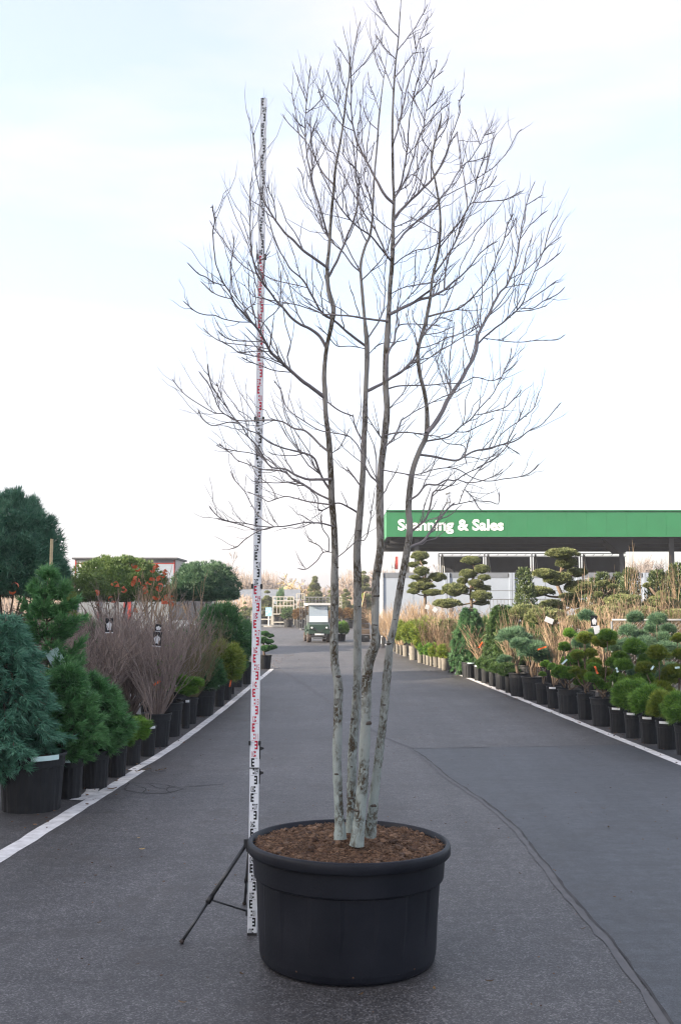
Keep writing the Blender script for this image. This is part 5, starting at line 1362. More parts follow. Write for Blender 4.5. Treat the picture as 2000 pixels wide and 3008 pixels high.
for k, (px, Y, z, s) in enumerate(((1722, 19.5, 1.66, 0.14), (1926, 19.0, 1.60, 0.15), (1912, 19.8, 1.42, 0.13), (1960, 19.6, 1.42, 0.12), (1862, 20.0, 1.62, 0.15), (1840, 19.0, 1.40, 0.14), (1890, 18.2, 1.20, 0.16), (1800, 18.6, 1.14, 0.15), (1945, 18.0, 1.10, 0.17))):
    t = potted_at('potted_pine', 'blue-green long-needled pine ball on a thin stem before the wire fence', 'pine', px_x(px, Y), Y, 0.13, 0.3, GB)
    pom_tree(t, 0.3, ((0, 0, z, s), (0.12, 0.05, z - 0.34, s * 0.9), (-0.12, 0.02, z - 0.5, s)), 'blue_needle', 0.010, kinds=POM_B)
# bare tan shrubs
GT = 'tall bare tan shrubs massed behind the pompom pines'
for k, (px, Y, H, W) in enumerate(((1565, 22.0, 1.55, 0.8), (1625, 21.0, 1.70, 0.9), (1690, 22.0, 2.05, 1.0), (1775, 21.6, 1.95, 1.2), (1800, 23.0, 2.1, 1.2), (1850, 24.0, 2.05, 1.4), (1905, 25.0, 2.1, 1.5), (1965, 26.0, 2.15, 1.5), (2010, 24.5, 2.1, 1.5), (1745, 24.2, 2.0, 1.2), (1640, 23.5, 1.9, 1.1), (1500, 24.5, 1.75, 1.0), (1580, 25.5, 1.8, 1.2), (1880, 28.0, 2.2, 1.6), (1950, 30.0, 2.3, 1.7), (1820, 27.0, 2.1, 1.4), (2000, 29.0, 2.3, 1.6), (1700, 27.0, 2.0, 1.3))):
    t = potted_at('potted_shrub', 'tall bare tan-twigged shrub in the mass behind the pompom pines', 'shrub', px_x(px, Y), Y, 0.2, 0.32, GT)
    part('twigs', TAN[k % 3], 'tan_twig', t, (0, 0, 0.28), (W, W, H - 0.28))
GE = 'tall pale erect-stemmed young shrubs with buds'
for k, (px, Y, H) in enumerate(((1715, 27, 3.0), (1738, 28, 2.9), (1762, 29, 2.8), (1802, 28, 3.0), (1848, 27, 3.55), (1868, 27.5, 3.5), (1938, 26, 3.1), (1962, 26, 3.2), (1985, 26.5, 3.25), (1820, 29, 2.7))):
    t = potted_at('potted_shrub', 'tall slender shrub of few pale erect stems before the green canopy', 'shrub', px_x(px, Y), Y, 0.2, 0.32, GE)
    part('twigs', TAN_ERECT[k % 2], 'tan_twig', t, (0, 0, 0.28), (1.5, 1.5, H - 0.28))
GW = 'pale twiggy shrubs on the far right-hand beds'
for k, (px, Y, H) in enumerate(((1255, 40, 2.1), (1225, 42, 2.0), (1290, 38, 2.0), (1330, 36, 1.9), (1205, 44, 2.0), (1270, 36, 1.7), (1310, 33, 1.7), (1185, 46, 2.0), (1245, 37, 1.9), (1440, 31, 1.8), (1480, 28.5, 1.7), (1350, 40, 2.0), (1215, 39, 2.1), (1380, 33, 1.7))):
    t = potted_at('potted_shrub', 'pale straw-coloured twiggy shrub in the far beds under the canopy sign', 'shrub', px_x(px, Y), Y, 0.2, 0.3, GW)
    part('twigs', TAN[k % 3], 'tan_twig', t, (0, 0, 0.25), (1.7, 1.7, H - 0.25))
t = potted_at('potted_conifer', 'second weeping green conifer just behind the vase-shaped shrub', 'conifer', px_x(1475, 26.5), 26.5, 0.25, 0.36)
obj('foliage', with_mat(fo.mesh('foliage'), 'yew'), None, t, (0, 0, 0.2), (0, 0, 1.3), (1.15, 1.15, 1.05))
for px, Y, s, z, m_, lb in ((1430, 29.5, 0.75, 0.95, 'yew', 'broad dark yew mound behind the weeping conifer'), (1555, 27.5, 0.7, 0.9, 'yew', 'broad dark yew mound behind the bare shrubs'), (1262, 34.0, 0.62, 0.95, 'yellow_needle', 'rounded yellow-green pine bush above the sunlit-coloured pots'), (1225, 37.5, 0.5, 0.8, 'needle', 'small rounded green bush by the sunlit pots')):
    t = potted_at('potted_bush', lb, 'bush', px_x(px, Y), Y, 0.28, 0.36); part('foliage', YEW[int(px) % 2], m_, t, (0, 0, z), (s, s, s * 1.05))
# leafy evergreen columns
def leafy(seed, H, R, n=2600, L=0.050, w=0.022):
    g = np.random.default_rng(seed); ac = Acc()
    z = g.random(n) ** 0.8; an = g.uniform(0, 6.28, n); rr = R * np.sqrt(g.random(n)) * np.clip(1.15 - z, 0.12, 1) ** 0.6 * (1 + 0.25 * np.sin(an * 3 + z * 9))
    c = np.stack([np.cos(an) * rr, np.sin(an) * rr, z * H], 1)
    leaves(ac, c, unit(np.stack([np.cos(an), np.sin(an), g.uniform(0.0, 1.4, n)], 1) + g.normal(size=(n, 3)) * 0.4), L, w, g)
    return ac.mesh('foliage')
LEAFY = [leafy(70, 1.0, 0.26), leafy(71, 1.0, 0.30)]
GV = 'leafy evergreen shrubs in front of the dark screens'
for k, (px, Y, H, W) in enumerate(((1540, 27, 2.75, 1.5), (1745, 31, 2.6, 1.6), (1770, 31, 2.75, 1.7), (1800, 31, 2.55, 1.6), (1822, 31, 2.75, 1.7), (1850, 30, 2.85, 1.6), (1930, 29, 2.75, 1.7), (1958, 29, 2.7, 1.8), (1990, 28, 2.9, 1.8), (2020, 28, 2.7, 1.7))):
    t = potted_at('potted_shrub', 'upright leafy evergreen shrub in front of the dark screens', 'shrub', px_x(px, Y), Y, 0.2, 0.34, GV)
    if k == 0: t['label'] = 'broad leafy evergreen standing alone between two cloud-pruned trees'
    part('foliage', LEAFY[k % 2], 'leaf', t, (0, 0, 0.3), (W, W, H - 0.3))
    curved_stem(t, [(0, 0, 0.25), (0.02, 0, 1.2), (0, 0, H - 0.3)], [0.016, 0.012, 0.005])
# cloud-pruned trees
def cloud_tree(label, px, base_y_depth, pads, trunk, name='cloud_tree', m='cloud', meshes=None, group=None, zs=0.55, pot=True, stem_r=0.05):
    Y = base_y_depth; x0 = px_x(px, Y)
    th = thing(name, label, 'topiary tree', (x0, Y, 0), 0, group)
    if pot: add_pot(th, 0.34, 0.45, 1)
    org = np.array((x0, Y, 0)); sc = Y / F; g = np.random.default_rng(int(px))
    tk = [P(1100 + u * .574, 1450 + v * .574, Y) - org for u, v in trunk]
    tk = [np.array((0, 0, 0.35 if pot else 0.0))] + tk
    p = spline(np.array(tk), 0.15); obj('trunk', Acc().tube(p, np.linspace(stem_r * 1.2, stem_r * 0.45, len(p)), 8).mesh('trunk', True), M['stem'], th)
    lim = Acc()
    for k, (u, v, rx, ry) in enumerate(pads):
        dy = g.uniform(-0.35, 0.35); c = P(1100 + u * .574, 1450 + v * .574, Y + dy) - org
        R = rx * .574 * sc; H = ry * .574 * sc
        part('foliage_pad', (meshes or PAD)[k % len(meshes or PAD)], m, th, (c[0], c[1], c[2] - H * 0.42), (R * 1.03, R * 0.95, H * 2.25))
        j = int(np.argmin(np.abs(p[:, 2] - (c[2] - 0.25)))); b_ = p[j]
        e_ = c - np.array((0, 0, H * 0.4)); m1 = (b_ + e_) / 2 + np.array((0, 0, -0.05))
        pt = spline(np.array([b_, m1, e_]), 0.12); lim.tube(pt, np.linspace(stem_r * 0.55, stem_r * 0.3, len(pt)), 5)
    obj('limbs', lim.mesh('limbs', True), M['stem'], th)
    return th
cloud_tree('slim cloud-pruned tree in front of the leftmost canopy post', 1246, 37.0, ((232,312,46,24),(193,360,30,14),(240,350,28,12),(240,390,42,24),(205,425,30,12),(320,420,45,24),(240,465,65,22),(200,495,35,16),(295,500,60,18),(250,440,40,14)), ((258, 520), (245, 470), (262, 410), (235, 350)))
cloud_tree('cloud-pruned tree with a forked pale trunk beside the crowd barrier', 1385, 36.0, ((492,335,48,22),(548,380,43,22),(475,403,43,24),(560,425,36,16),(450,443,32,18),(515,452,42,20),(410,482,75,34),(545,480,50,18),(540,515,60,28),(370,555,75,24),(545,555,45,14)), ((495, 560), (490, 490), (505, 430), (515, 390), (497, 350)))
cloud_tree('tallest cloud-pruned tree with a thick leaning trunk and broad pads', 1652, 28.0, ((957,298,85,27),(980,345,62,30),(862,400,62,25),(1035,397,55,24),(932,427,80,34),(825,492,95,28),(1045,470,75,38),(905,565,70,28),(1020,555,60,25),(1000,520,60,20)), ((965, 600), (962, 530), (935, 470), (955, 390), (960, 320)), stem_r=0.065)
cloud_tree('low cloud-pruned tree among the tan shrubs', 1768, 27.0, ((1165,455,35,17),(1145,512,28,14),(1215,470,30,14),(1270,515,32,24),(1060,600,40,18),(1120,580,38,16)), ((1170, 570), (1168, 500)))
cloud_tree('small cloud-pruned tree before the leafy evergreens', 1930, 27.0, ((1400,465,32,16),(1468,510,34,18),(1512,525,30,15),(1540,620,30,14),(1395,560,34,14)), ((1450, 580), (1440, 520), (1405, 480)))
for px, Y, s in ((1325, 33, 0.55), (1290, 34.5, 0.5)):
    t = potted_at('potted_bush', 'flat-topped clipped green bush below the cloud-pruned trees', 'bush', px_x(px, Y), Y, 0.3, 0.5, 'flat clipped bushes'); part('foliage', PAD[1], 'cloud', t, (0, 0, 1.15), (s, s, s * 0.9)); part('foliage', PAD[2], 'yew', t, (0, 0, 0.85), (s * 0.9, s * 0.9, s * 1.2))
# wire fence behind the blue pines
fy_, fx0, fx1, fz = 21.0, px_x(1795, 21.0), px_x(1795, 21.0) + 3.2, 1.57
fn = thing('wire_fence', 'low chain-link fence with a galvanised top rail among the pines', 'fence', (fx0, fy_, 0), math.radians(-6))
obj('top_rail', Acc().tube([(0, 0, fz), (3.2, 0, fz)], 0.024, 8).mesh('top_rail', True), M['galv'], fn)
for x in (0.0, 1.6, 3.2): obj('post', Acc().tube([(x, 0.03, 0), (x, 0.03, fz - 0.03)], 0.022, 8).mesh('post', True), M['galv'], fn)
wr = Acc(); pts = []
for k in np.arange(-1.5, 3.2, 0.09):
    a0, a1 = max(0, k), min(3.2, k + 1.5)
    pts.append([(a0, 0, 0.03 + (a0 - k)), (a1, 0, 0.03 + (a1 - k))]); pts.append([(a0, 0, 1.53 - (a0 - k)), (a1, 0, 1.53 - (a1 - k))])
V, Q = tubes(np.array(pts), np.full((len(pts), 2), 0.0022), 3); wr.add(V, Q=Q)
o_ = obj('wire_mesh', wr.mesh('wire_mesh'), M['galv'], fn); o_['kind'] = 'stuff'
# tags and ribbons on the right
plant_tag(1744, 1825, 18.6, 0.12, 0.20, 'black and white picture tag above the pompom pines', pic=True)
plant_tag(1752, 1850, 18.5, 0.11, 0.14, 'plain white paper tag hanging below the black and white one', m='white_plastic', pic=False, tiltz=-0.2)
plant_tag(1612, 1822, 20.0, 0.17, 0.10, 'crumpled white tag among the tan twigs', m='white_plastic', pic=False, tiltz=0.4)
plant_tag(1254, 1783, 36.2, 0.13, 0.15, 'small white tag on the straw-coloured shrubs', m='white_plastic', pic=False, tiltz=0.3)
plant_tag(1277, 1791, 35.6, 0.15, 0.15, 'white tag turned cornerwise beside another on the straw-coloured shrubs', m='white_plastic', pic=False, tiltz=0.7)
ribbon(1591, 1904, 19.6, 'orange ribbon lying level in the grey twigs behind the bonsai pines', L=0.17, ang=0.32)
ribbon(1411, 1894, 24.0, 'orange ribbon tied to the budding vase-shaped shrub', L=0.16, ang=1.0)
ribbon(1750, 1968, 15.6, 'orange ribbon hanging in the open wiry pompom pine', L=0.12, ang=-1.2)
ribbon(1657, 1944, 16.2, 'mint green label stuck on a pompom stem by the bare twigs', m='mint', L=0.11, ang=0.7)
ribbon(1811, 1968, 15.3, 'mint green label hanging between the pompom pines', m='mint', L=0.07, ang=-1.2)
ribbon(1915, 1962, 15.0, 'mint green label under the bright wide top ball', m='mint', L=0.07, ang=0.8)
ribbon(1988, 1961, 15.2, 'mint green label lying level on a pompom branch', m='mint', L=0.07, ang=0.05)

# dark clipped greens standing among the tan shrubs
for k, (px, Y, zt, s) in enumerate(((1717, 23.5, 1.72, 0.42), (1828, 26.5, 2.15, 0.45), (1942, 26.5, 2.15, 0.40), (1790, 25.2, 1.9, 0.40), (1885, 26.0, 1.85, 0.45), (1985, 25.5, 1.8, 0.45), (1600, 25.0, 1.8, 0.5), (1545, 26.0, 1.9, 0.45))):
    t = potted_at('potted_bush', 'dark clipped evergreen showing between the tan bare shrubs', 'bush', px_x(px, Y), Y, 0.26, 0.4, 'dark evergreens among the tan shrubs')
    curved_stem(t, [(0, 0, 0.35), (0.04, 0, 0.8), (0, 0, zt - 0.2)], [0.03, 0.025, 0.02])
    part('foliage_pad', PAD[k % 3], 'cloud', t, (0, 0, zt - 0.25), (s, s, s * 0.95)); part('foliage_pad', PAD[(k + 1) % 3], 'yew', t, (0.25, -0.1, zt - 0.65), (s * 0.95, s * 0.95, s)); part('foliage_pad', YEW[k % 2], 'yew', t, (-0.2, 0, zt - 1.0), (s * 1.1, s * 1.1, s))

# ------------------------------------------------------------------ sales canopy
CY = 53.0
def cpt(px, py, Y=CY): return P(px, py, Y)
x_l = cpt(1138, 1540)[0]; z_b = cpt(1138, 1577)[2]; z_t = cpt(1138, 1501)[2]
can = thing('sales_canopy', 'broad flat canopy with a green sign fascia on dark steel posts', 'canopy', (x_l, CY, 0))
W_, D_ = 26.0, 12.0
fh = z_t - z_b
a_ = Acc()
for k in range(26): 
    a_.box((k + 0.5, 0, z_b + fh / 2), (0.996, 0.10, fh))
obj('fascia', a_.mesh('fascia'), M['green_panel'], can, (0, 0, 0))
a_ = Acc()
for k in range(12): a_.box((-0.0, k + 0.57, z_b + fh / 2), (0.10, 0.985, fh))
obj('side_fascia', a_.mesh('side_fascia'), M['green_panel'], can)
obj('cap', Acc().box((W_ / 2, -0.02, z_t + 0.02), (W_ + 0.14, 0.20, 0.05)).box((W_ / 2, -0.055, z_b + 0.02), (W_ + 0.02, 0.02, 0.04)).mesh('cap'), M['green_panel'], can)
obj('roof', Acc().box((W_ / 2 + 0.06, D_ / 2, z_t - 0.15), (W_ - 0.1, D_ - 0.2, 0.12)).mesh('roof'), M['hall_roof'], can)
sf = Acc().box((W_ / 2 + 0.06, D_ / 2 + 0.05, z_b + 0.06), (W_ - 0.1, D_ - 0.1, 0.08))
obj('soffit', sf.mesh('soffit'), M['soffit'], can)
for y in (1.4, 5.5, 10.0):
    obj('beam', Acc().box((W_ / 2, y, z_b - 0.12), (W_ - 0.4, 0.22, 0.27)).mesh('beam'), M['soffit'], can)
obj('gutter_box', Acc().add(np.array([(11.0, 1.0, z_b), (12.6, 1.0, z_b), (12.2, 1.0, z_b - 0.75), (11.9, 1.0, z_b - 0.75), (11.0, 2.4, z_b), (12.6, 2.4, z_b), (12.2, 2.4, z_b - 0.75), (11.9, 2.4, z_b - 0.75)]), Q=[(0,1,2,3),(4,7,6,5),(0,3,7,4),(1,5,6,2),(3,2,6,7)]).mesh('gutter_box'), M['soffit'], can)
for (px, Y, w_) in ((1196, CY + 6.5, 0.22), (1224, CY + 1.4, 0.24), (1974, CY + 1.4, 0.24), (1826, CY + 2.0, 0.20), (2100, CY + 6.5, 0.22)):
    x = px_x(px, Y) - x_l
    c_ = Acc()
    c_.box((x, Y - CY, z_b / 2), (w_, 0.02, z_b)).box((x, Y - CY - 0.11, z_b / 2), (w_, 0.02, z_b)).box((x, Y - CY - 0.055, z_b / 2), (0.03, 0.09, z_b)).box((x, Y - CY - 0.055, 0.02), (w_ * 1.6, 0.3, 0.04))
    obj('post', c_.mesh('post'), M['steel_dark'], can)
lx0, lx1 = cpt(1168, 1558)[0] - x_l, cpt(1478, 1558)[0] - x_l; lz = cpt(1168, 1557)[2]
V, T = glyph('Scanning & Sales', 1.0, 0.034)
s_ = (lx1 - lx0) / (V[:, 0].max() - V[:, 0].min())
cap_h = 0.525 / 0.70
vv = np.stack([lx0 + (V[:, 0] - V[:, 0].min()) * s_, np.full(len(V), -0.068), lz + V[:, 1] * cap_h], 1)
vb = vv + np.array((0, 0.012, 0))
obj('lettering', Acc().add(vv, T=T).mesh('lettering'), M['letter'], can)
lamp = thing('roof_floodlight', 'small floodlight pole rising above the green fascia', 'floodlight', tuple(cpt(1312, 1500, CY + 2)))
obj('pole', Acc().tube([(0, 0, -0.2), (0, 0, 0.95)], 0.02, 6).mesh('pole'), M['galv'], lamp)
obj('lamp_head', Acc().box((0.06, 0, 0.90), (0.26, 0.16, 0.07), roty(-0.3)).box((0.10, 0, 0.42), (0.24, 0.14, 0.06), roty(-0.3)).mesh('lamp_head'), M['galv'], lamp)

# white site cabins under / before the canopy
cz = P(1120, 1682, 50)[2]
def cabin(xa, xb, Y, label, zt=cz, nwin=0):
    w_ = xb - xa; th = thing('site_cabin', label, 'cabin', (xa, Y, 0))
    obj('floor_frame', Acc().box((w_/2, 1.25, 0.12), (w_, 2.5, 0.24)).mesh('floor_frame'), M['cabin_trim'], th)
    obj('roof_frame', Acc().box((w_/2, 1.25, zt - 0.125), (w_, 2.52, 0.25)).mesh('roof_frame'), M['cabin_trim'], th)
    n = max(2, int(w_ / 1.15))
    for k in range(n):
        obj('panel', Acc().box(((k + 0.5) * w_ / n, 0.03, (zt - 0.25 + 0.24) / 2), (w_ / n - 0.02, 0.05, zt - 0.50)).mesh('panel'), M['cabin'], th)
    obj('wall', Acc().box((w_/2, 1.27, zt / 2), (w_ - 0.02, 2.4, zt - 0.4)).mesh('wall'), M['cabin'], th)
    for x in (0.06, w_ - 0.06): obj('corner_post', Acc().box((x, 0.0, zt / 2), (0.12, 0.10, zt - 0.02)).mesh('corner_post'), M['white_paint' if xa < 2 and x < 1 else 'cabin'], th)  # first post white: the sunlit cabin end is put into its colour
    for x in (0.12, w_ - 0.12): obj('lifting_eye', Acc().box((x, -0.02, zt - 0.13), (0.10, 0.03, 0.16)).mesh('lifting_eye'), M['black_plastic'], th)
x0 = px_x(1117, 50)
cabin(x0, px_x(1312, 50), 50.0, 'pale site cabin with dark roof frame nearest the leaning timber panel')
cabin(px_x(1313, 50), px_x(1503, 50), 50.0, 'pale site cabin behind the crowd barrier')
cabin(px_x(1504, 50), px_x(1700, 50), 50.0, 'pale site cabin behind the tallest cloud-pruned tree')
cabin(px_x(1701, 50), px_x(1896, 50), 50.0, 'pale site cabin behind the leafy evergreens')
cabin(px_x(1897, 50), px_x(2100, 50), 50.0, 'pale site cabin at the end of the cabin row by the canopy post')
# dark screens on a truss frame
SY = 58.0
sz0, sz1 = P(1300, 1690, SY)[2] - 1.2, P(1300, 1626, SY)[2]
sx = [px_x(p, SY) for p in (1289, 1424, 1563, 1706, 1842)]
for k in range(4):
    th = thing('screen_panel', ('black cloth screen on a silver frame, the one nearest the canopy edge', 'black cloth screen on a silver frame, above the cabin by the crowd barrier', 'black cloth screen on a silver frame, behind the tallest cloud-pruned tree', 'black cloth screen on a silver frame, behind the leafy evergreens')[k], 'screen', (sx[k], SY, 0))
    w_ = sx[k + 1] - sx[k]
    g = np.random.default_rng(k); nx, nz = 15, 7
    X, Z = np.meshgrid(np.linspace(0.10, w_ - 0.10, nx), np.linspace(sz0, sz1 - 0.18, nz)); Yv = 0.06 * lump(np.stack([X, Z, 0 * X + k * 3], -1), 1.7)
    i, j = np.meshgrid(np.arange(nz - 1), np.arange(nx - 1), indexing='ij'); b_ = i * nx + j
    obj('cloth', Acc().add(np.stack([X, Yv, Z], -1).reshape(-1, 3), Q=np.stack([b_, b_ + 1, b_ + nx + 1, b_ + nx], -1).reshape(-1, 4)).mesh('cloth', True), M['screen'], th)
    for z in (sz1, sz1 - 0.14): obj('rail', Acc().tube([(0, 0.08, z), (w_ - 0.03, 0.08, z)], 0.022, 6).mesh('rail'), M['galv'], th)
    tr_ = Acc()
    for x in np.arange(0.2, w_, 0.5): tr_.tube([(x, 0.08, sz1 - 0.14), (x + 0.12, 0.08, sz1)], 0.012, 4)
    obj('truss_bracing', tr_.mesh('truss_bracing'), M['galv'], th)
    for x in (0.0, 0.18): obj('upright', Acc().tube([(x, -0.02, 0.0), (x, -0.02, sz1)], 0.035, 6).mesh('upright'), M['galv'], th)
    obj('prop', Acc().tube([(0.22, -0.05, sz1 - 0.1), (0.55, -1.2, 0.0)], 0.03, 6).mesh('prop'), M['galv'], th)
# crowd barriers
for k, (pa, pb, Y) in enumerate(((1438, 1502, 43.0), (1518, 1590, 43.5))):
    xa, xb = px_x(pa, Y), px_x(pb, Y) + 0.9; w_ = xb - xa; zt = P(pa, 1735, Y)[2]
    th = thing('crowd_barrier', ('galvanised crowd barrier next to the cloud-pruned tree with a forked trunk', 'galvanised crowd barrier behind the straw shrubs under the tallest cloud-pruned tree')[k], 'barrier', (xa, Y, 0))
    n = 11
    obj('frame', Acc().tube([(0, 0, 0.0), (0, 0, zt), (w_, 0, zt), (w_, 0, 0.0)], 0.024, 6).tube([(0, 0, 0.28), (w_, 0, 0.28)], 0.02, 6).tube([(0, 0, zt - 0.35), (w_, 0, zt - 0.35)], 0.018, 6).mesh('frame'), M['galv'], th)
    for i in range(n):
        x = (i + 1) * w_ / (n + 1); obj('bar', Acc().tube([(x, 0, 0.28), (x, 0, zt - 0.36)], 0.012, 5).mesh('bar'), M['galv'], th)

# ------------------------------------------------------------------ utility cart
ct = G(937, 1888)
cart = thing('utility_cart', 'dark green golf-style utility cart with white roof parked facing this way', 'cart', (ct[0], ct[1] + 0.25, 0), math.radians(7))
cb = Acc()
cb.add(np.array([(-.52,-.10,.42),(.52,-.10,.42),(.55,.75,.42),(-.55,.75,.42),(-.46,-.02,.86),(.46,-.02,.86),(.53,.70,.98),(-.53,.70,.98)]), Q=[(0,3,2,1),(4,5,6,7),(0,1,5,4),(1,2,6,5),(2,3,7,6),(3,0,4,7)])
cb.box((0, 1.35, 0.40), (1.06, 1.3, 0.14)); cb.box((0, 1.55, 0.62), (1.08, 0.7, 0.34))
body = obj('body', cb.mesh('body'), M['cart_green'], cart)
for sx_ in (-1, 1):
    obj('headlight', Acc().tube([(sx_ * .36, -.115, .72), (sx_ * .36, -.06, .72)], 0.045, 10).mesh('headlight'), M['white_plastic'], body)
    obj('fender', Acc().box((sx_ * .52, 0.28, 0.60), (0.20, 0.55, 0.08), roty(sx_ * 0.1)).mesh('fender'), M['cart_green'], body)
    for yy in (0.25, 1.95):
        w_ = Acc().lathe([(0.10, -0.10), (0.21, -0.10), (0.235, -0.075), (0.24, 0.0), (0.235, 0.075), (0.21, 0.10), (0.10, 0.10)], 22)
        me = w_.mesh('wheel'); wh = obj('wheel', me, M['rubber'], cart, (sx_ * .47, yy, 0.24), (0, math.pi / 2, 0))
        obj('wheel_rim', Acc().lathe([(0.01, -0.09), (0.10, -0.08), (0.125, -0.098), (0.125, 0.098), (0.10, 0.08), (0.01, 0.09)], 16).mesh('wheel_rim'), M['white_paint'], wh)
obj('bumper', Acc().tube([(-.46, -.08, .70), (-.46, -.16, .66), (-.16, -.18, .62), (-.06, -.2, .48), (.06, -.2, .48), (.16, -.18, .62), (.46, -.16, .66), (.46, -.08, .70)], 0.02, 6).box((0, -.10, 0.34), (0.78, 0.10, 0.18)).mesh('bumper'), M['black_plastic'], cart)
obj('number_plate', Acc().box((0, -.158, 0.40), (0.44, 0.012, 0.08)).mesh('number_plate'), M['white_plastic'], cart)
obj('skid_bar', Acc().tube([(-.34, -.1, .20), (.34, -.1, .20)], 0.02, 6).mesh('skid_bar'), M['galv'], cart)
obj('roof', Acc().box((0, 0.95, 1.86), (1.16, 1.55, 0.06)).box((0, 0.95, 1.815), (1.08, 1.45, 0.05)).mesh('roof'), M['white_paint'], cart)
for sx_ in (-1, 1):
    obj('roof_post', Acc().tube([(sx_ * .50, .30, .95), (sx_ * .47, .42, 1.80)], 0.022, 6).mesh('roof_post'), M['black_plastic'], cart)
    obj('roof_post', Acc().tube([(sx_ * .52, 1.62, .78), (sx_ * .50, 1.60, 1.80)], 0.022, 6).mesh('roof_post'), M['black_plastic'], cart)
obj('windscreen', Acc().add(np.array([(-.47, .25, .97), (.47, .25, .97), (.45, .38, 1.79), (-.45, .38, 1.79), (-.47, .258, .97), (.47, .258, .97), (.45, .388, 1.79), (-.45, .388, 1.79)]), Q=[(0,1,2,3),(5,4,7,6),(3,2,6,7),(1,0,4,5)]).mesh('windscreen'), M['glass'], cart)
obj('lower_panel', Acc().box((0, 0.262, 1.12), (0.90, 0.012, 0.27), rotx(-0.15)).mesh('lower_panel'), M['white_plastic'], cart)
obj('seat', Acc().box((0, 1.15, 0.86), (0.98, 0.45, 0.14)).box((0, 1.42, 1.10), (0.98, 0.12, 0.42), rotx(-0.15)).mesh('seat'), M['van_grey'], cart)
sw = Acc(); th_ = np.linspace(0, 2 * math.pi, 17); sw.tube([(0.24 + 0.17 * math.cos(q), 0.62 + 0.07 * math.sin(q), 1.22 + 0.16 * math.sin(q)) for q in th_], 0.014, 5, cap=False).tube([(0.24, 0.62, 1.22), (0.24, 0.45, 0.98)], 0.018, 5).tube([(0.08, 0.62, 1.22), (0.40, 0.62, 1.22)], 0.012, 5)
obj('steering_wheel', sw.mesh('steering_wheel'), M['black_plastic'], cart)
cg = Acc()
for sx_ in (-1, 1): 
    cg.tube([(sx_ * .66, 2.0, 0.62), (sx_ * .66, 2.0, 2.05)], 0.02, 5); cg.tube([(sx_ * .66, 3.3, 0.62), (sx_ * .66, 3.3, 2.05)], 0.02, 5)
    for z in (0.9, 1.3, 2.05): cg.tube([(sx_ * .66, 2.0, z), (sx_ * .66, 3.3, z)], 0.014, 5)
cg.tube([(-.66, 2.0, 2.05), (.66, 2.0, 2.05)], 0.018, 5); cg.box((0, 2.65, 0.58), (1.36, 1.35, 0.08))
obj('cargo_cage', cg.mesh('cargo_cage'), M['steel_dark'], cart)

# small potted shrub beside the cart and the leaning timber panel
t, r, h = potted('potted_bush', 'low flat green bush in a black pot standing alone beside the cart', 'bush', (990, 1016, 1863, 1883))
part('foliage', PAD_G[0], 'needle', t, (0, 0, h + 0.28), (0.42, 0.42, 0.72)); part('foliage', PAD_G[1], 'dark_needle', t, (0, 0, h + 0.16), (0.36, 0.36, 0.6))
lp = G(1064, 1884); Yp = lp[1]
tp_ = thing('timber_panel', 'tall panel of brown boards leaning back with a pale edge pole', 'panel', (lp[0], Yp, 0), 0.25)
for k in range(9):
    z = 0.22 + k * 0.26
    obj('plank', Acc().box((0.02 + 0.008 * k, 0.10 * k, z), (0.78 - 0.02 * k, 0.05, 0.235), rotx(-0.36)).mesh('plank'), M['wood'], tp_)
obj('edge_pole', Acc().tube([(-0.26, -0.02, 0.75), (0.34, 0.75, 2.45)], 0.035, 6).mesh('edge_pole'), M['bamboo'], tp_)
obj('edge_pole', Acc().tube([(-0.30, 0.02, 0.85), (0.24, 0.75, 2.40)], 0.03, 6).mesh('edge_pole'), M['yellow_needle'], tp_)
k_ = thing('plastic_crate', 'black plastic crate at the foot of the leaning timber panel', 'crate', (lp[0] + 0.02, Yp - 0.32, 0))
cr_ = Acc()
for dx, dy, sx_, sy_ in ((0, -.2, .62, .02), (0, .2, .62, .02), (-.31, 0, .02, .42), (.31, 0, .02, .42)): cr_.box((dx, dy, 0.17), (sx_, sy_, 0.30))
cr_.box((0, 0, 0.02), (.62, .42, .03)); obj('box', cr_.mesh('box'), M['black_plastic'], k_)
obj('handle', Acc().box((0.16, -.215, 0.24), (0.16, 0.012, 0.06)).mesh('handle'), M['galv'], k_)

# ------------------------------------------------------------------ racks, sign and tubs of the far yard
def rack(px0, px1, py_top, Y, label, shelves=(0.45, 1.2, 2.3), nbars=5, m='cream_rack'):
    xa, xb = px_x(px0, Y), px_x(px1, Y); w_ = xb - xa; zt = P(px0, py_top, Y)[2]
    th = thing('plant_rack', label, 'rack', (xa, Y, 0))
    obj('base', Acc().box((w_/2, 0.5, 0.10), (w_ + 0.1, 1.1, 0.14)).mesh('base'), M['galv'], th)
    for x in (0, w_):
        for y in (0, 1.0): obj('upright', Acc().box((x, y, zt / 2), (0.06, 0.05, zt)).mesh('upright'), M[m], th)
    for k in range(nbars):
        x = (k + 1) * w_ / (nbars + 1); obj('bar', Acc().box((x, 1.0, zt / 2 + 0.5), (0.05, 0.05, zt - 1.0)).mesh('bar'), M[m], th)
    for z in shelves:
        if z < zt: obj('shelf_rail', Acc().box((w_/2, 0.0, z), (w_ - 0.09, 0.05, 0.09)).box((w_/2, 1.03, z), (w_, 0.05, 0.07)).mesh('shelf_rail'), M[m], th)
    obj('top_rail', Acc().box((w_/2, 0.0, zt - 0.03), (w_ - 0.09, 0.05, 0.07)).box((w_/2, 1.03, zt - 0.03), (w_, 0.05, 0.07)).mesh('top_rail'), M[m], th)
rack(801, 862, 1752, 84, 'pale tubular plant rack behind the blue sign', (0.4, 1.05, 1.7, 2.1), 5)
rack(871, 893, 1743, 85, 'narrow tall plant rack between two wider ones', (0.8, 1.6), 2)
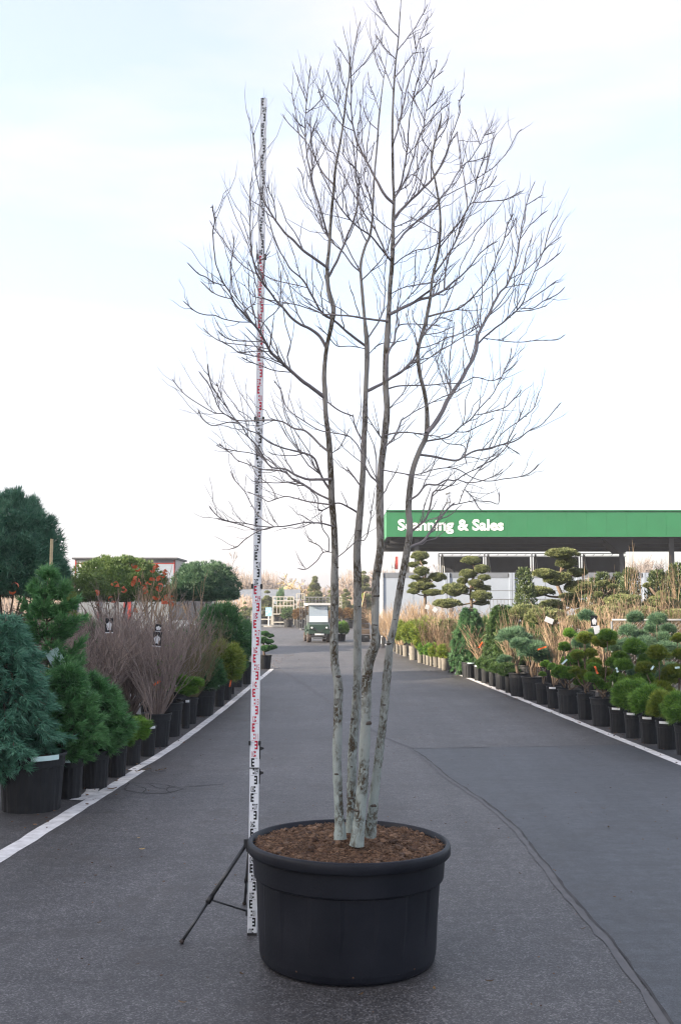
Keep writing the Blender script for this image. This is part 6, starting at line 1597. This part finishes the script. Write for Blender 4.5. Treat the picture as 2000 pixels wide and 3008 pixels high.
rack(896, 968, 1753, 86, 'wide grey plant rack behind the utility cart', (0.9, 1.25, 1.9), 6, 'galv')
rack(977, 1003, 1752, 87, 'plant rack showing between the tree trunks', (0.9, 1.7, 2.0), 3)
rack(739, 797, 1793, 86, 'low plant rack half hidden by the measuring staff', (0.6, 1.3), 3)
sg = thing('direction_sign', 'light blue notice board on a white post before the racks', 'sign', tuple(G(789, 1842)))
obj('board', Acc().box((0, 0, 1.22), (0.50, 0.03, 0.68)).mesh('board'), M['blue_print'], sg)
obj('post', Acc().box((0, 0.03, 0.55), (0.09, 0.05, 1.1)).mesh('post'), M['white_paint'], sg)
obj('base', Acc().box((0, 0.03, 0.06), (0.75, 0.5, 0.12)).mesh('base'), M['concrete'], sg)
for k, (px, py, m_, lb) in enumerate(((846, 1843, 'yew', 'round brown-green bush in a dark pot nearest the blue sign'), (880, 1844, 'orange_leaf', 'round golden-orange bush in a dark pot left of the cart'), (987, 1846, 'orange_leaf', 'round russet bush in a pot between two trunks'), (1024, 1846, 'orange_leaf', 'russet bush in a pot behind the low flat bush'))):
    c = G(px, py); t = potted_at('potted_bush', lb, 'bush', c[0], c[1] + 0.3, 0.40, 0.62)
    part('foliage', BUSH[k % 2], m_, t, (0, 0, 1.08), (0.62, 0.62, 0.58))
GD = 'dark tubs of unsold plants behind the racks'
for k, px in enumerate((742, 752, 764, 776, 798, 812, 828, 862, 900, 915, 1005, 1014)):
    t = potted_at('potted_bush', 'dark potted bush in the line behind the plant racks', 'bush', px_x(px, 91), 91.0, 0.45, 0.75, GD)
    part('foliage', BUSH[k % 2], ('far_green', 'yew', 'orange_leaf')[k % 3], t, (0, 0, 1.15), (0.6, 0.6, 0.5))

# ------------------------------------------------------------------ truck trailer and van on the left
TY = 42.0; tx0, tx1 = px_x(218, TY), px_x(515, TY); tz = P(218, 1643, TY)[2]
trl = thing('box_trailer', 'white box trailer with red frame and picture panels behind the dome pines', 'trailer', (tx0, TY, 0))
tw_ = tx1 - tx0
obj('box', Acc().box((tw_/2, 1.25, 0.9 + (tz - 0.9) / 2), (tw_, 2.5, tz - 0.9)).mesh('box'), M['van_grey'], trl)
obj('side_panel', Acc().box((0.62, -0.004, 3.0), (1.15, 0.03, 1.2)).mesh('side_panel'), M['white_paint'], trl)
obj('roof_edge', Acc().box((tw_/2, 1.2, tz + 0.03), (tw_ + 0.16, 2.7, 0.07)).mesh('roof_edge'), M['steel_dark'], trl)
for x in (0.05, 0.98, tw_/2, tw_ - 0.05): obj('frame_post', Acc().box((x, -0.02, 0.9 + (tz - 0.9)/2), (0.03, 0.06, tz - 0.95)).mesh('frame_post'), M['red_paint'], trl)
obj('frame_rail', Acc().box((tw_/2, -0.02, tz - 0.16), (tw_ - 0.06, 0.05, 0.03)).mesh('frame_rail'), M['red_paint'], trl)
obj('picture_panel', Acc().box((0.52, -0.024, 2.9), (0.74, 0.03, 0.75)).mesh('picture_panel'), M['pic_print'], trl)
obj('stripe_panel', Acc().box((2.2, -0.015, 1.7), (0.12, 0.02, 1.2)).mesh('stripe_panel'), M['red_paint'], trl)
obj('grey_panel', Acc().box((tw_ * 0.76, -0.022, 3.0), (tw_ * 0.46, 0.03, 0.9)).mesh('grey_panel'), M['cabin'], trl)
for x in (0.9, 1.9, 3.4):
    wh = obj('wheel', Acc().lathe([(0.15, -0.15), (0.42, -0.15), (0.48, -0.1), (0.48, 0.1), (0.42, 0.15), (0.15, 0.15)], 20).mesh('wheel'), M['rubber'], trl, (x, 0.2, 0.48), (math.pi/2, 0, 0))
    obj('wheel_rim', Acc().lathe([(0.01, 0.12), (0.24, 0.14), (0.27, 0.155)], 16).mesh('wheel_rim'), M['galv'], wh)
VY = 39.0; vx_ = px_x(562, VY)
van = thing('parked_van', 'grey van with a sloping windscreen parked behind the blue-green dome pine', 'van', (vx_, VY, 0), 0.12)
vb_ = Acc()
pf = [(0.0, 0.35), (0.0, 0.95), (0.25, 1.12), (0.95, 1.22), (1.65, 2.05), (4.4, 2.08), (4.5, 0.35)]
n = len(pf); V = np.array([(-0.92 + (0.08 if z > 1.3 else 0), y, z) for y, z in pf] + [(0.92 - (0.08 if z > 1.3 else 0), y, z) for y, z in pf])
vb_.add(V, Q=[(i, (i + 1) % n, n + (i + 1) % n, n + i) for i in range(n)], T=[(0, k + 1, k) [::-1] for k in range(1, n - 1)] + [(n, n + k + 1, n + k) for k in range(1, n - 1)])
vbo = obj('body', vb_.mesh('body'), M['van_grey'], van)
obj('windscreen', Acc().add([(-.78, 0.99, 1.27), (.78, 0.99, 1.27), (.72, 1.60, 2.0), (-.72, 1.60, 2.0)], Q=[(0, 1, 2, 3)]).mesh('windscreen'), M['screen'], van, (0, -0.012, 0.012))
obj('grille', Acc().box((0, -0.01, 0.72), (0.9, 0.03, 0.22)).mesh('grille'), M['black_plastic'], van)
obj('bumper', Acc().box((0, -0.03, 0.45), (1.8, 0.10, 0.2)).mesh('bumper'), M['black_plastic'], van)
for s in (-1, 1):
    obj('headlight', Acc().box((s * .72, 0.0, 0.84), (0.30, 0.04, 0.16)).mesh('headlight'), M['white_plastic'], van)
    for y in (0.85, 3.6):
        wh = obj('wheel', Acc().lathe([(0.15, -0.1), (0.30, -0.1), (0.33, -0.06), (0.33, 0.06), (0.30, 0.1), (0.15, 0.1)], 18).mesh('wheel'), M['rubber'], van, (s * .86, y, 0.33), (0, math.pi/2, 0))
        obj('wheel_rim', Acc().lathe([(0.01, -0.09), (0.18, -0.095), (0.18, 0.095), (0.01, 0.09)], 14).mesh('wheel_rim'), M['galv'], wh)

# ------------------------------------------------------------------ far trees
def bare_tree(seed, H=1.0, depth=5, r0=0.022, spread=0.55, droop=0.0, trunk=0.28, nb=3, fine=3):
    g = np.random.default_rng(seed); ac = Acc(); tip = []
    segs = {}
    def rec(p, d, L, r, lev):
        s = np.linspace(0, 1, 4)
        q = p + d * (L * s)[:, None] + np.cumsum(g.normal(size=(4, 3)), 0) * L * 0.05 * s[:, None]; q[:, 2] -= droop * L * s**2
        segs.setdefault(lev, []).append((q, r * (1 - 0.35 * s)))
        if lev >= depth: return
        for k in range(nb if lev < depth - 1 else nb + fine):
            t_ = 1.0 if k == 0 else g.uniform(0.45, 1.0); o = q[0] + (q[-1] - q[0]) * t_
            side = unit(np.cross(d, g.normal(size=3))); a_ = spread * (0.35 if k == 0 else g.uniform(0.7, 1.3))
            rec(o, unit(d * math.cos(a_) + side * math.sin(a_) + np.array((0, 0, 0.14 - droop * 0.6 * lev / depth))), L * g.uniform(0.6, 0.86), r * (0.68 if k == 0 else 0.5), lev + 1)
    rec(np.zeros(3), np.array((0, 0, 1.0)), H * trunk, r0 * H, 0)
    out = []
    for lev in sorted(segs):
        Pn = np.array([s_[0] for s_ in segs[lev]]); R = np.maximum(np.array([s_[1] for s_ in segs[lev]]), 0.0030 * H)
        V, Q = tubes(Pn, R, 5 if lev < 2 else 3); out.append((lev, V, Q))
    tr_, cr_ = Acc(), Acc()
    for lev, V, Q in out: (tr_ if lev < 2 else cr_).add(V, Q=Q, tint=RNG.uniform(0.3, 0.7))
    return tr_.mesh('trunk'), cr_.mesh('crown')
BARE = [bare_tree(s, depth=5, nb=3, fine=2, spread=0.55) for s in (101, 102, 103)]
WILLOW = [bare_tree(104, depth=5, nb=3, fine=5, spread=0.6, droop=0.25, trunk=0.24)]
def far_tree(px, py_top, Y, label, m='far_twig', kind=BARE, k=0, wx=1.0, group=None, name='bare_tree'):
    H = P(px, py_top, Y)[2]; th = thing(name, label, 'tree', (px_x(px, Y), Y, 0), k * 1.7, group, None)
    tm, cm = kind[k % len(kind)]
    s = H / 1.0 if kind is not BARE else H / 1.02
    zmax = TREE_H.setdefault(cm.name, max(v.co.z for v in cm.vertices)); s = H / zmax
    part('trunk', tm, m, th, (0, 0, 0), (s * wx, s * wx, s), 0.0); part('crown', cm, m, th, (0, 0, 0), (s * wx, s * wx, s), 0.0)
TREE_H = {}
far_tree(668, 1618, 95, 'tall bare tree with a forked trunk between the dome pine and the staff', k=0, wx=0.8)
far_tree(863, 1684, 125, 'golden weeping willow with bare yellow twigs beyond the racks', 'willow', WILLOW, 0, 1.25, name='willow_tree')
far_tree(832, 1712, 120, 'smaller golden bare tree against the big willow', 'willow', WILLOW, 1, 1.25, name='willow_tree')
far_tree(1010, 1686, 130, 'tan leafless tree seen between the two left trunks of the potted tree', 'russet', BARE, 1, 1.0)
GF = 'pale leafless trees along the horizon'
for k, (px, py, Y) in enumerate(((40, 1690, 120), (110, 1680, 125), (185, 1672, 120), (260, 1690, 130), (540, 1690, 130), (620, 1700, 125), (715, 1690, 135), (760, 1700, 125), (790, 1688, 140), (900, 1700, 145), (935, 1705, 140), (1050, 1675, 140), (1100, 1650, 130), (1130, 1665, 135), (1170, 1670, 140), (1265, 1655, 120), (1245, 1650, 130), (1870, 1632, 120), (1900, 1650, 125), (1930, 1640, 130), (1960, 1650, 120), (1990, 1652, 130), (1330, 1670, 130), (690, 1712, 120))):
    far_tree(px, py, Y, 'pale leafless tree in the hazy line along the horizon', 'far_twig' if k % 3 else 'russet', BARE, k, 1.15, GF)
# clipped garden pines standing in the far yard
def yard_pine(px, py_top, Y, w_px, label, n=9, seed=1, m='far_green'):
    H = P(px, py_top, Y)[2]; g = np.random.default_rng(seed); th = thing('garden_pine', label, 'pine tree', (px_x(px, Y), Y, 0))
    Rm = w_px / 2 * Y / F
    curved_stem(th, [(0, 0, 0), (Rm * 0.12, 0, H * 0.35), (-Rm * 0.08, 0, H * 0.7), (0, 0, H * 0.95)], [0.14, 0.10, 0.03])
    lim = Acc()
    for k in range(n * 3):
        f = (k + 0.5) / (n * 3); z = H * (0.20 + 0.78 * f)
        a_ = k * 2.4 + g.uniform(-0.4, 0.4); dd = Rm * (1 - f) ** 0.45 * g.uniform(0.35, 0.85) if f < 0.93 else 0.0
        R = Rm * (0.30 + 0.22 * (1 - f)) * g.uniform(0.75, 1.2)
        c_ = np.array((math.cos(a_) * dd, math.sin(a_) * dd, z + g.normal() * 0.04 * H))
        part('foliage_pad', PAD_F[k % 2], m, th, tuple(c_), (R, R, R * g.uniform(0.9, 1.4) + 0.1))
        if dd: lim.tube([(0, 0, z - 0.25), (c_[0] * 0.6, c_[1] * 0.6, z - 0.2), (c_[0], c_[1], z - 0.05)], 0.035, 4)
    obj('limbs', lim.mesh('limbs'), M['stem'], th)
yard_pine(925, 1692, 98, 62, 'tall tiered garden pine right behind the utility cart', 9, 1)
yard_pine(1068, 1680, 95, 62, 'tall narrow garden pine seen between two trunks', 10, 2)
yard_pine(1015, 1732, 94, 50, 'middle-sized garden pine behind the russet bushes', 7, 3)
yard_pine(785, 1745, 97, 62, 'low spreading garden pine behind the blue sign', 6, 4)
yard_pine(852, 1755, 99, 60, 'low spreading garden pine behind the wide rack', 6, 5)
yard_pine(895, 1750, 96, 40, 'small garden pine peeking between racks', 5, 6)
yard_pine(978, 1720, 100, 50, 'leafy garden pine half hidden by the first trunk', 7, 7)
yard_pine(720, 1775, 92, 46, 'dark low garden pine by the staff', 4, 8)
th = thing('cypress', 'narrow dark cypress cone rising before the willow', 'conifer', (px_x(824, 105), 105.0, 0))
part('foliage', YEW[0], 'dark_needle', th, (0, 0, 1.7), (0.45, 0.45, 2.2), 0.0); curved_stem(th, [(0, 0, 0), (0, 0, 0.8), (0, 0, 1.5)], [0.08, 0.07, 0.05])
# greenhouse strip and far wood
gh = thing('greenhouse', 'long low greenhouse with pale glazed roof beyond the yard', 'greenhouse', (px_x(755, 115), 115.0, 0))
L_ = 9.5
obj('wall', Acc().box((0, 0, 1.2), (L_, 4, 2.4)).mesh('wall'), M['cabin'], gh)
obj('roof', Acc().add(np.array([(-L_/2, -2.05, 2.42), (L_/2, -2.05, 2.42), (L_/2, 0, 3.4), (-L_/2, 0, 3.4), (-L_/2, 2.05, 2.42), (L_/2, 2.05, 2.42)]), Q=[(0,1,2,3),(3,2,5,4)]).mesh('roof'), M['cabin_trim'], gh)
def wood(name, x0_, x1_, Y, H, n, m, seed):
    g = np.random.default_rng(seed); ac = Acc(); K = 5
    x = g.uniform(x0_, x1_, n); y = Y + g.uniform(-6, 6, n); hh = H * g.uniform(0.45, 1.0, n) * (1 + 0.22 * np.sin(x * 0.35) + 0.12 * np.sin(x * 1.1))
    s = np.linspace(0, 1, K); az = g.uniform(0, 6.28, n); ti = 0.30 * g.random(n)
    p = np.zeros((n, K, 3)); p[..., 0] = x[:, None] + np.sin(ti)[:, None] * np.cos(az)[:, None] * hh[:, None] * s; p[..., 1] = y[:, None]; p[..., 2] = hh[:, None] * (0.06 + 0.94 * s)
    p += g.normal(size=p.shape) * 0.10 * s[None, :, None]
    V, Q = tubes(p, (0.055 * (1 - 0.6 * s))[None] * np.ones((n, 1)), 3); ac.add(V, Q=Q, tint=np.repeat(g.random(n), K * 3))
    o = obj(name, ac.mesh(name), M[m]); o['kind'] = 'stuff'; o['label'] = 'distant leafless wood reading as one brown-grey mass'; o['category'] = 'wood'
wood('distant_wood', -58, -6, 150, 5.6, 5200, 'far_twig', 1)
wood('distant_wood', -16, 22, 150, 5.4, 4200, 'russet', 2)
wood('distant_wood', 18, 60, 145, 6.0, 4200, 'far_twig', 3)
wood('distant_scrub', -40, -2, 105, 2.6, 2600, 'russet', 4)
wood('distant_scrub', -8, 10, 108, 2.5, 1400, 'russet', 5)
# flags
for k, (px, m_) in enumerate(((1150, 'white_paint'), (1159, 'red_paint'))):
    Y = 92.0; zt = P(px, 1632 + k * 3, Y)[2]; th = thing('flag_pole', ('white banner on a flag pole beyond the cabins', 'red banner on a flag pole beyond the cabins')[k], 'flag', (px_x(px, Y), Y, 0))
    obj('pole', Acc().tube([(0, 0, 0), (0, 0, zt + 0.15)], 0.03, 6).mesh('pole'), M['galv'], th)
    n = 6; zz = np.linspace(zt - 1.1, zt, n); V = np.concatenate([np.stack([np.full(n, 0.03), 0 * zz, zz], 1), np.stack([np.full(n, 0.30), 0.08 * np.sin(zz * 3), zz], 1)]); i = np.arange(n - 1)
    obj('banner', Acc().add(V, Q=np.stack([i, n + i, n + i + 1, i + 1], 1)).mesh('banner'), M[m_], th)

# ------------------------------------------------------------------ litter on the asphalt
def litter(px, py, s, m, label, group=None, ang=0.0, thin=0.5):
    c = G(px, py); n = 9; t_ = np.linspace(-1, 1, n); w_ = np.sqrt(np.clip(1 - t_**2, 0, 1)) * thin
    z = 0.008 + 0.25 * s * t_**2
    V = np.concatenate([np.stack([t_ * s, -w_ * s, z + 0.10 * s], 1), np.stack([t_ * s, 0 * t_, z], 1), np.stack([t_ * s, w_ * s, z + 0.15 * s], 1)]); i = np.arange(n - 1)
    Q = np.concatenate([np.stack([i, i + 1, n + i + 1, n + i], 1), np.stack([n + i, n + i + 1, 2*n + i + 1, 2*n + i], 1)])
    tag(obj('fallen_leaf', Acc().add(V, Q=Q).mesh('fallen_leaf', True), M[m], None, (c[0], c[1], 0.006), (0, 0, ang)), label, 'leaf', group)
litter(418, 2500, 0.022, 'yellow_leaf', 'yellow fallen leaf lying open on the asphalt left of the tripod', None, 0.3)
litter(408, 2466, 0.013, 'yellow_leaf', 'tiny yellow leaf scrap just beyond the larger yellow leaf', None, 0.1)
GLF = 'dark dry leaf scraps on the asphalt'
for k, (px, py, s) in enumerate(((1437, 2891, 0.022), (1786, 2435, 0.024), (1771, 2379, 0.02), (1217, 2347, 0.02), (1527, 2572, 0.016), (1711, 2735, 0.016), (1275, 2913, 0.02), (536, 2954, 0.022), (292, 2717, 0.018), (711, 2870, 0.02), (330, 2322, 0.05), (1820, 2953, 0.014), (1310, 2369, 0.012), (1592, 2380, 0.01), (1450, 2740, 0.012), (405, 2840, 0.012), (250, 2600, 0.012), (560, 2560, 0.010), (360, 2740, 0.012), (610, 2880, 0.010), (1060, 2930, 0.018), (1640, 2850, 0.010), (1380, 2820, 0.010), (1560, 2960, 0.012))):
    litter(px, py, s, 'dead_leaf', 'small dark dry leaf scrap lying on the asphalt', GLF, k * 1.3, 0.35)
GLL = 'brown leaves gathered on the left line'
for k in range(16):
    litter(395 + (k * 37) % 95, 2262 + (k * 11) % 9, 0.022 + 0.004 * (k % 3), 'dead_leaf', 'brown leaf in the small drift on the left-hand white line', GLL, k * 0.9, 0.5)

cb_ = Acc(); g = np.random.default_rng(77); N = 900
yy = g.uniform(9, 40, N) ** 1.0; side = g.random(N) < 0.5
xx = np.where(side, rline(yy) + g.normal(size=N) * 0.16 + 0.05, -2.62 + 0.022 * (yy - 8) + g.normal(size=N) * 0.16 - 0.05)
far_ = g.random(N) < 0.45; xx = np.where(far_, g.uniform(-2.4, 3.6, N), xx); yy = np.where(far_, g.uniform(3.8, 20, N), yy)
for k in range(N):
    s_ = g.uniform(0.003, 0.009) * (0.8 if far_[k] else 1.6)
    v = IV1 * s_ * np.array((1.6, 1, 0.5)) @ rotz(g.uniform(0, 6)).T + np.array((xx[k], yy[k], s_ * 0.4 + 0.012))
    cb_.add(v, T=ICO1, tint=g.uniform(0.3, 1))
o_ = obj('soil_crumbs', cb_.mesh('soil_crumbs'), M['peat']); o_['kind'] = 'stuff'; o_['label'] = 'dark soil crumbs and bits of bark scattered on the asphalt'; o_['category'] = 'soil crumbs'

# ------------------------------------------------------------------ thin winter haze over the yard
hz = Acc().box((0, 100, 15.5), (660, 460, 33.0))
hm = bpy.data.materials.new('haze'); hm.use_nodes = True
hn = hm.node_tree.nodes; hn.remove(hn['Principled BSDF'])
pv = hn.new('ShaderNodeVolumePrincipled'); pv.inputs['Color'].default_value = (0.93, 0.95, 1.0, 1); pv.inputs['Density'].default_value = 0.0008; pv.inputs['Anisotropy'].default_value = 0.2
hm.node_tree.links.new(pv.outputs['Volume'], hn['Material Output'].inputs['Volume'])
ho = obj('haze', hz.mesh('haze'), hm); ho['kind'] = 'stuff'
